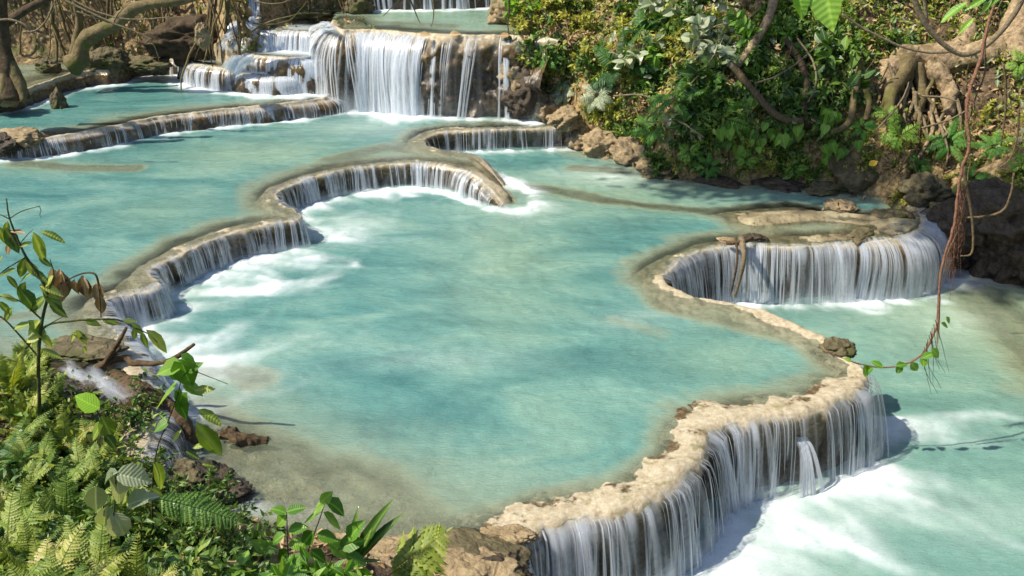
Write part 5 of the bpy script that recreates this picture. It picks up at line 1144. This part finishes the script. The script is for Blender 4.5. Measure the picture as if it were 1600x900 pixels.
# withered stalks
wi = plant('withered_plant', 88, 480, 4.8, 'withered brown stalk with shrivelled hanging leaves over the left pool', 'plant')
part2(pxtube([(62, 470), (84, 450), (108, 436), (130, 427), (148, 428), (154, 445), (156, 470), (158, 496)], 4.8, [.005, .004, .006, .003], M_DEAD, None, 'stem', 30), wi)
part2(pxleaf([(80, 418, 94, 462, 4.8), (94, 420, 84, 470, 4.8), (98, 425, 100, 480, 4.8), (88, 440, 92, 478, 4.8), (86, 425, 80, 455, 4.8), (96, 432, 90, 476, 4.8), (102, 440, 98, 470, 4.8), (116, 436, 114, 462, 4.8), (118, 440, 120, 460, 4.8), (128, 430, 136, 472, 4.8), (130, 430, 132, 468, 4.8), (154, 440, 152, 480, 4.8), (156, 445, 160, 456, 4.8), (157, 460, 156, 494, 4.8), (92, 420, 100, 450, 4.8), (84, 430, 76, 448, 4.8)], 'lance', M_DRY, None, 'dead_leaf', 2.4, 7), wi)
# forked dark branch and log
fb = empty('fallen_branch', P(155, 572, .5)); fz = lambda l: [P(x, y, z) for x, y, z in l]
part2(tubes('branch', [(spline(fz([(148, 574, .5), (168, 566, .56), (196, 560, .6), (210, 566, .62), (240, 568, .66), (262, 565, .74), (285, 552, .84), (304, 538, .95)]), 28), [.025, .036, .032, .026, .022, .02, .014])], M_DEAD, None, 8, .02, 7), fb)
part2(tubes('branch', [(spline(fz([(160, 572, .52), (176, 550, .68), (188, 530, .82), (197, 512, .95)]), 12), [.032, .026, .022, .014])], M_DEAD, None, 8, .015, 7), fb)
tag(fb, 'forked dark dead branch lying on the lip of the left fall', 'branch')
def log(l, rad, lab, seed):
    o = tubes('log', [(spline(fz(l), 26), rad)], M_DEAD, None, 14, .12, 5, seed); reorigin(o, P(*l[0])); return tag(o, lab, 'log')
log([(172, 588, .42), (200, 610, .38), (240, 640, .30), (275, 662, .22), (312, 682, .12)], [.05, .13, .16, .14, .10, .04], 'rough brown rotting log leaning down to the near pool', 1)
log([(342, 685, .03), (370, 684, .05), (398, 682, .05), (420, 684, .03)], [.04, .06, .055, .05], 'short wet log floating off the end of the rotting log', 2)
log([(180, 640, .35), (215, 660, .28), (250, 690, .22)], [.05, .09, .06], 'dark root-like log under the rotting log', 3)
# broad single-stem sprigs
sg = plant('broad_leaved_sprig', 238, 860, 5.2, 'slender sprig with heart-shaped leaves standing before the near pool', 'plant')
part2(pxtube([(238, 860), (238, 760), (246, 700), (262, 660), (275, 625), (284, 590)], 5.2, [.005, .004, .003], M_STEMR, None, 'stem', 30), sg)
part2(pxtube([(250, 700), (290, 708), (320, 730), (352, 765)], 5.2, [.003, .002], M_STEM, None, 'stem', 16), sg)
part2(pxtube([(282, 590), (300, 580), (330, 590), (356, 600)], 5.2, [.003, .002], M_STEM, None, 'stem', 16), sg)
part2(pxleaf([(284, 564, 300, 612, 5.2), (282, 560, 314, 575, 5.2), (280, 572, 240, 582, 5.2), (276, 590, 262, 576, 5.2), (274, 606, 240, 636, 5.2), (286, 612, 276, 640, 5.2), (290, 600, 318, 620, 5.2), (276, 628, 300, 652, 5.2), (296, 578, 318, 568, 5.2), (262, 660, 238, 672, 5.2)], 'heart', M_LEAFB, None, 'foliage', .85, 9), sg)
part2(pxleaf([(306, 660, 350, 718, 5.2), (308, 640, 352, 658, 5.2), (240, 720, 262, 766, 5.2), (300, 610, 336, 606, 5.2), (290, 705, 312, 716, 5.2), (315, 725, 336, 728, 5.2), (300, 700, 322, 694, 5.2), (270, 690, 282, 672, 5.2), (236, 760, 256, 775, 5.2)], 'lance', M_LEAF, None, 'foliage', 2.0, 10), sg)
bl = plant('broad_leaved_plant', 185, 840, 4.4, 'plant with large oval grey-green leaves beside the sunlit ferns', 'plant')
part2(pxtube([(170, 870), (178, 800), (182, 740)], 4.4, [.006, .004], M_STEM, None, 'stem', 14), bl)
part2(pxleaf([(172, 738, 202, 784, 4.4), (184, 738, 158, 748, 4.4), (176, 800, 200, 842, 4.4), (150, 760, 148, 800, 4.4), (182, 740, 236, 752, 4.4), (168, 790, 158, 828, 4.4), (200, 790, 240, 770, 4.4)], 'round', M_LEAFP, None, 'foliage', .9, 12), bl)
b2 = plant('broad_leaved_sprig', 140, 660, 4.3, 'single translucent bright yellow-green round leaf above the ferns', 'plant')
part2(pxtube([(165, 690), (158, 655), (150, 640)], 4.3, [.004, .003], M_STEM, None, 'stem', 8), b2); part2(pxleaf([(156, 638, 114, 622, 4.3)], 'round', leafmat('leaf_backlit_green', (.2, .42, .03), (.25, .5, .03), (.3, .55, .05), .5), None, 'leaf', .95, 13), b2)
part2(pxleaf([(158, 650, 178, 690, 4.3), (160, 660, 140, 690, 4.3), (164, 680, 186, 700, 4.3)], 'ovate', M_LEAF, None, 'foliage', 1.2, 13), b2)
# bright plants at the bottom
for i, (x, y, s, lab) in enumerate([(430, 900, .95, 'leafy bright green plant at the bottom, left of the grass blades'), (500, 880, .9, 'sunlit bright green plant whose top leaves reach over the pool, bottom centre'), (545, 905, .75, 'low bright green plant right next to the grass blades')]):
    pput(KN['ov'], x, y + 40, s, lab, 'plant', 0, i * 2.1, .1)
bp = plant('bright_green_plant', 495, 900, 5.1, 'tall sunlit sprig with curled oval leaves at the bottom centre', 'plant')
part2(pxtube([(470, 920), (482, 860), (498, 815), (508, 785)], 5.1, [.006, .004, .003], M_STEM, None, 'stem', 16), bp); part2(pxtube([(455, 920), (450, 860), (448, 800)], 5.1, [.005, .003], M_STEM, None, 'stem', 16), bp); part2(pxtube([(500, 920), (520, 870), (545, 845)], 5.1, [.005, .003], M_STEM, None, 'stem', 12), bp)
part2(pxleaf([(500, 786, 520, 770, 5.1), (508, 785, 488, 800, 5.1), (508, 782, 544, 800, 5.1), (500, 800, 474, 815, 5.1), (505, 800, 535, 826, 5.1), (448, 802, 424, 792, 5.1), (448, 800, 476, 790, 5.1), (448, 805, 430, 825, 5.1), (450, 830, 480, 820, 5.1), (446, 835, 420, 848, 5.1), (450, 850, 484, 850, 5.1), (490, 830, 470, 856, 5.1), (494, 835, 530, 840, 5.1), (512, 845, 546, 870, 5.1), (530, 856, 566, 838, 5.1), (484, 860, 512, 880, 5.1), (452, 860, 428, 880, 5.1), (470, 880, 444, 900, 5.1), (545, 845, 560, 812, 5.1), (430, 850, 400, 860, 5.1), (420, 862, 396, 842, 5.1), (540, 868, 575, 880, 5.1), (520, 880, 500, 910, 5.1)], 'ovate', M_LEAFB, None, 'foliage', 1.35, 14), bp)
gb = plant('grass_tuft', 556, 880, 5.2, 'few narrow green grass blades at the bottom centre shore', 'grass')
part2(pxleaf([(556, 880, 588, 790, 5.2), (560, 878, 612, 806, 5.2), (554, 880, 546, 806, 5.2), (556, 875, 596, 880, 5.2), (552, 880, 528, 850, 5.2), (558, 872, 580, 830, 5.2), (545, 905, 520, 876, 5.2)], 'lance', M_LEAFD, None, 'blade', .9, 15), gb)
gb2 = plant('grass_tuft', 300, 905, 4.8, 'dark grass blades among the leaf litter at the bottom left', 'grass')
part2(pxleaf([(300, 905, 340, 860, 4.8), (305, 905, 290, 850, 4.8), (296, 905, 262, 872, 4.8), (310, 905, 372, 880, 4.8), (290, 900, 310, 840, 4.8)], 'lance', M_LEAFD, None, 'blade', .9, 16), gb2)
# stones of the near shore
for i, (x, y, z, sz, m, lab) in enumerate([(318, 750, .05, (.22, .18, .12), M_STONED, 'dark wet stone at the near shore, left of the flat stones'), (285, 742, .12, (.2, .16, .1), M_STONEM, 'mossy stone at the near shore behind the sprig'), (345, 775, .02, (.25, .16, .06), M_STONED, 'flat dark stone just under water at the near shore'), (620, 868, -.02, (.30, .2, .08), M_STONE, 'smooth tan stone under the shore water, bottom centre'), (585, 885, .0, (.24, .16, .08), M_STONE, 'smooth tan stone behind the grass blades'),
        (655, 890, .0, (.28, .17, .08), M_STONE, 'flat tan stone under the pale toothed frond'), (575, 905, .05, (.2, .14, .08), M_STONE, 'sunlit tan stone at the bottom edge right of the plants'), (745, 868, .0, (.42, .24, .09), M_STONEM, 'flat brown rock where the near shore meets the front rim'), (725, 890, .0, (.4, .25, .1), M_STONE, 'rough pale rock at the bottom edge left of the front curtain'), (770, 895, -.05, (.3, .2, .12), M_STONED, 'dark wet rock at the top of the front curtain'), (700, 862, -.03, (.3, .2, .07), M_STONE, 'low submerged tan rock left of the front rim'),
        (540, 858, -.03, (.25, .18, .06), M_STONE, 'submerged tan stone behind the bright plants'), (795, 806 + 30, .02, (.22, .10, .05), M_STONE, 'tan ledge rock at the inner edge of the front rim'), (1310, 545, .0, (.20, .16, .09), M_STONEM, 'dark mossy knob on the rim where the vine tip rests'), (130, 545, .48, (.4, .25, .06), M_STONEM, 'flat brown wet rock on the shelf behind the forked branch'), (120, 610, .46, (.3, .2, .08), M_STONED, 'dark wet rock under the splashing water at left')]):
    tag(stone('stone', P(x, y, z), sz, m, 130 + i, .4, 5, rr.uniform(-.5, .5), 1.8), lab, 'stone')
for i, (x, y, lab) in enumerate([(372, 830, 'curled brown dead leaf at the near shore'), (300, 830, 'pale dry leaf standing on edge in the litter'), (240, 785, 'yellowing fallen leaf under the dark shrubs'), (345, 850, 'brown dead leaf lying flat in the sunny litter'), (560, 896, 'red-brown dead leaf beside the bottom stones')]):
    h = hit(x, y); o = leaves('fallen_leaf', 'ovate', [(0, 0, 0)], [(rr.uniform(-1, 1), .4, .2)], [(0, -.5, 1)], .17, M_DRY, None, 1.3); o.location = h + Vector((0, 0, .03)); tag(o, lab, 'leaf')
# rim vegetation crumbs at the far fall: leaves on the lip
for i, (x, y, lab) in enumerate([(702, 54, 'brown dead leaf on the lip of the far fall'), (655, 55, 'small dead leaf on the lip of the far fall, left one'), (780, 56, 'dead leaf on the lip of the far fall beside the right bank')]):
    o = leaves('fallen_leaf', 'ovate', [(0, 0, 0)], [(1, .1, .1)], [(0, -.6, 1)], .22, M_DRY, None, 1.4); o.location = P(x, y, Z3 + .05); tag(o, lab, 'leaf')
for i, (px, lab) in enumerate([([(640, -20), (620, 5), (598, 25)], 'thin dark twig dipping in from the top edge before the top pool'), ([(636, -10), (646, 12), (656, 36)], 'thin twig with one fork hanging over the top pool'), ([(796, -20), (795, 20), (794, 45), (798, 68)], 'dark stem standing at the right end of the far fall lip'), ([(676, -10), (678, 20), (674, 42)], 'fine pale root hanging over the top pool')]):
    limb('bare_twig', px, 0, [.018, .012, .006], M_BARKD if i != 3 else M_TWIG, lab, 'twig', .01, 6, 20, 6, dist=[17, 17, 17] if i != 2 else [18.2] * 4, seed=i)
# ------------------------------------------------------------------ forest trees round the pools (mostly above the picture; they shade and are mirrored)
def tree_proto(seed, hgt_, cr, nleaf, lsz, lm, bm_):
    rng = np.random.default_rng(seed); root = empty('forest_tree'); paths = []
    tr = [np.array([0, 0, -1.]), np.array([rng.normal(0, .2), rng.normal(0, .2), hgt_ * .35]), np.array([rng.normal(0, .4), rng.normal(0, .4), hgt_ * .7]), np.array([0, 0, hgt_])]
    paths.append((spline([Vector(p) for p in tr], 14), [.26, .2, .12, .05])); cen = []
    for i in range(16):
        a = rng.uniform(0, 6.28); z0 = hgt_ * rng.uniform(.4, .85); d = cr * rng.uniform(.4, 1.0); e_ = np.array([math.cos(a) * d, math.sin(a) * d, z0 + rng.uniform(0, .25) * hgt_ * .5])
        paths.append((spline([Vector((0, 0, z0)), Vector((e_[0] * .5, e_[1] * .5, z0 + .3)), Vector(e_)], 8), [.08, .03])); cen.append(e_)
        cen.append(e_ * np.array([.6, .6, 1]) + rng.normal(0, .3, 3))
    cen = np.array(cen); k = rng.integers(0, len(cen), nleaf); pos = cen[k] + rng.normal(0, 1, (nleaf, 3)) * np.array([.55, .55, .32]) * cr * .32
    tubes('trunk', paths, bm_, root, 8, .04, 2); leaves('crown', 'ovate', pos, rng.normal(0, 1, (nleaf, 3)), np.array([0, 0, 1]) + rng.normal(0, .5, (nleaf, 3)), lsz * rng.uniform(.6, 1.3, nleaf), lm, None, 1.2, root, rng)
    return root
TP = [tree_proto(1, 7.5, 3.2, 9000, .30, M_LEAF, M_BARKD), tree_proto(2, 9, 3.6, 9500, .34, M_LEAFD, M_BARKD), tree_proto(3, 7, 3.0, 4200, .30, M_LEAFY, M_BARK)]
def shade(px, py, z, H, which, sc, lab):
    """a tree whose crown centre stands H metres up the sun line from the point seen at px,py"""
    t = P(px, py, z); el, az = SUN_EL, SUN_AZ; s_ = Vector((math.sin(az) * math.cos(el), math.cos(az) * math.cos(el), math.sin(el))); c = t + s_ * (H / s_.z)
    tz = float(height(np.array([c.x]), np.array([c.y]))[0][0]); sc = (c.z - tz) / ((7.5, 9, 7)[which] * .68); place(TP[which], Vector((c.x, c.y, tz)), None, sc, None, label=lab, cat='tree')
for args in TREES_SHADE: shade(*args)
for i, (x, y, which, sc, lab) in enumerate([(-11, 27, 1, 1.2, 'tall dark tree far behind the left bank'), (-7.5, 29, 0, 1.2, 'green tree behind the left bank near the top fall'), (7, 26, 0, 1.2, 'green tree behind the right bank near the top fall'), (10.5, 23, 1, 1.2, 'dark tree standing on the middle of the right bank'), (14, 19, 0, 1.2, 'green tree on the right bank, farther right'), (17, 14, 1, 1.2, 'dark tree at the far right of the bank'), (-7.5, 35, 1, 1.4, 'dark tree far behind the top fall on the left'), (6.5, 35, 2, 1.4, 'yellow-green tree far behind the top fall on the right'), (14, 28, 2, 1.4, 'yellow-green tree high behind the right bank')]):
    z = float(height(np.array([float(x)]), np.array([float(y)]))[0][0]); place(TP[which], Vector((x, y, z)), None, sc, None, label=lab, cat='tree')

# unseen leafy boughs added along the sun line to shade the right bank hollows
def shade_bough_tree(base, targets, H, lab, seed, nl=280, m=M_LEAFD, rad=.75):
    rng = np.random.default_rng(seed); root = empty('added_shade_tree'); el, az = SUN_EL, SUN_AZ; s_ = Vector((math.sin(az) * math.cos(el), math.cos(az) * math.cos(el), math.sin(el)))
    bz = float(height(np.array([float(base[0])]), np.array([float(base[1])]))[0][0]); B = Vector((base[0], base[1], bz - .2)); cs = [P(px, py, z) + s_ * ((h_ or H) / s_.z) for px, py, z, h_ in targets]
    cm = sum(cs, Vector()) / len(cs); fork = B.lerp(cm, .55); fork.z = max(fork.z, cm.z * .8) + .8; paths = [(spline([B - B, (fork - B) * .45 + Vector((0, 0, .9)), fork - B], 14), [.22, .16, .12])]
    pos = []
    for c in cs:
        q = c - B; f_ = fork - B; paths.append((spline([f_, f_.lerp(q, .5) + Vector((0, 0, .35)), q], 10), [.09, .05, .02]))
        for _ in range(7): 
            e = q + Vector(rng.normal(0, rad * .8, 3) * np.array([1, 1, .5])); paths.append((spline([q, q.lerp(e, .5) + Vector((0, 0, .1)), e], 5), [.02, .006]))
        pos.append(np.array(q) + rng.normal(0, 1, (nl, 3)) * np.array([rad * .62, rad * .62, rad * .4]))
    pos = np.concatenate(pos); tubes('trunk', paths, M_BARKD, root, 8, .02, 3); leaves('crown', 'ovate', pos, rng.normal(0, 1, pos.shape) + np.array([0, 0, -.3]), np.array([0, 0, 1]) + rng.normal(0, .5, pos.shape), .17 * rng.uniform(.6, 1.3, len(pos)), m, None, 1.2, root, rng)
    root.location = B; return tag(root, lab, 'tree')
shade_bough_tree((4.5, 21.5), [(1020, 225, .5, None), (1075, 235, .5, None), (1135, 245, .5, None), (1195, 235, .6, None), (1255, 240, .6, None), (1310, 235, .6, None), (1160, 165, 1.5, None), (1235, 160, 1.5, None), (1300, 270, .2, None), (1100, 275, .1, None), (1210, 280, .1, None)], 6.3, 'added unseen tree shading the hollow of the right bank', 3)
shade_bough_tree((9.5, 17.5), [(1480, 330, .2, None), (1540, 330, .3, None), (1590, 340, .3, None), (1520, 400, -.5, None), (1590, 410, -.5, None), (1470, 240, 1.1, 6), (1330, 20, 3, 5), (1400, 20, 3, 5)], 7.5, 'added unseen tree shading the dark hollow at the far right', 4)
# the same low cover carried on beyond the edges of the picture
for args, lab in [((1630, 2150, -250, 640, 9000, [('tiny', .11, M_LEAFD, 1.), ('ovate', .14, M_LEAF, 1.5), ('tiny', .11, M_LEAFY, 1.), ('tiny', .12, M_DRY, 1.)], (-.5, .2), 201), 'low leafy undergrowth continuing up the right bank'),
                  ((780, 1640, -330, -55, 9000, [('tiny', .12, M_LEAFD, 1.), ('ovate', .15, M_LEAF, 1.5), ('tiny', .12, M_LEAFY, 1.)], (-.5, .2), 202), 'leafy undergrowth high on the right bank'),
                  ((-600, 600, -330, -50, 9000, [('tiny', .12, M_LEAFD, 1.), ('ovate', .15, M_LEAF, 1.5), ('tiny', .12, M_DRY, 1.)], (-.5, .2), 203), 'leafy undergrowth high on the far left bank'),
                  ((-400, -15, 560, 1200, 3500, [('tiny', .07, M_LEAFD, 1.), ('ovate', .09, M_LEAF, 1.5), ('tiny', .08, M_LEAFY, 1.), ('tiny', .09, M_DRY, 1.)], (-.5, .2), 204), 'low undergrowth on the near left bank beyond the ferns'),
                  ((-100, 900, 930, 1500, 3500, [('tiny', .07, M_LEAFD, 1.), ('ovate', .09, M_LEAF, 1.2), ('ovate', .09, M_DRY, 1.2)], (-.4, .3), 205), 'low undergrowth and litter at the feet of the viewer')]:
    o_ = cover('undergrowth', *args, filt=lambda x, y, h: h[:, 2] > .55); tag(o_, kind='stuff', label=lab, cat='undergrowth')
EXPOSURE = 0.55
# ------------------------------------------------------------------ light
sd = Vector((math.sin(SUN_AZ) * math.cos(SUN_EL), math.cos(SUN_AZ) * math.cos(SUN_EL), math.sin(SUN_EL)))
L_ = bpy.data.lights.new('sun', 'SUN'); L_.energy = 5; L_.angle = math.radians(.9); L_.color = (1, .90, .72)
so = bpy.data.objects.new('sun', L_); COL.objects.link(so); so.location = (0, 0, 30); so.rotation_euler = (-sd).to_track_quat('-Z', 'Y').to_euler()
wd_ = bpy.data.worlds.new('World'); SC.world = wd_; wd_.use_nodes = True; nt = wd_.node_tree; nt.nodes.clear()
sk = nt.nodes.new('ShaderNodeTexSky'); sk.sky_type = 'NISHITA'; sk.sun_disc = False; sk.sun_elevation = SUN_EL; sk.sun_rotation = SUN_AZ
bg = nt.nodes.new('ShaderNodeBackground'); bg.inputs[1].default_value = .13; ow = nt.nodes.new('ShaderNodeOutputWorld')
nt.links.new(sk.outputs[0], bg.inputs[0]); nt.links.new(bg.outputs[0], ow.inputs[0])
vs = SC.view_settings; vs.view_transform = 'Standard'; vs.look = 'None'; vs.gamma = 1; vs.exposure = EXPOSURE
SC.render.engine = 'CYCLES'; cy_ = SC.cycles; cy_.max_bounces = 6; cy_.diffuse_bounces = 3; cy_.glossy_bounces = 2; cy_.transmission_bounces = 3; cy_.transparent_max_bounces = 24
cy_.caustics_reflective = False; cy_.caustics_refractive = False; cy_.sample_clamp_indirect = 4; cy_.use_denoising = True
try: cy_.denoiser = 'OPENIMAGEDENOISE'
except Exception: pass
cy_.use_adaptive_sampling = True; cy_.adaptive_threshold = .02
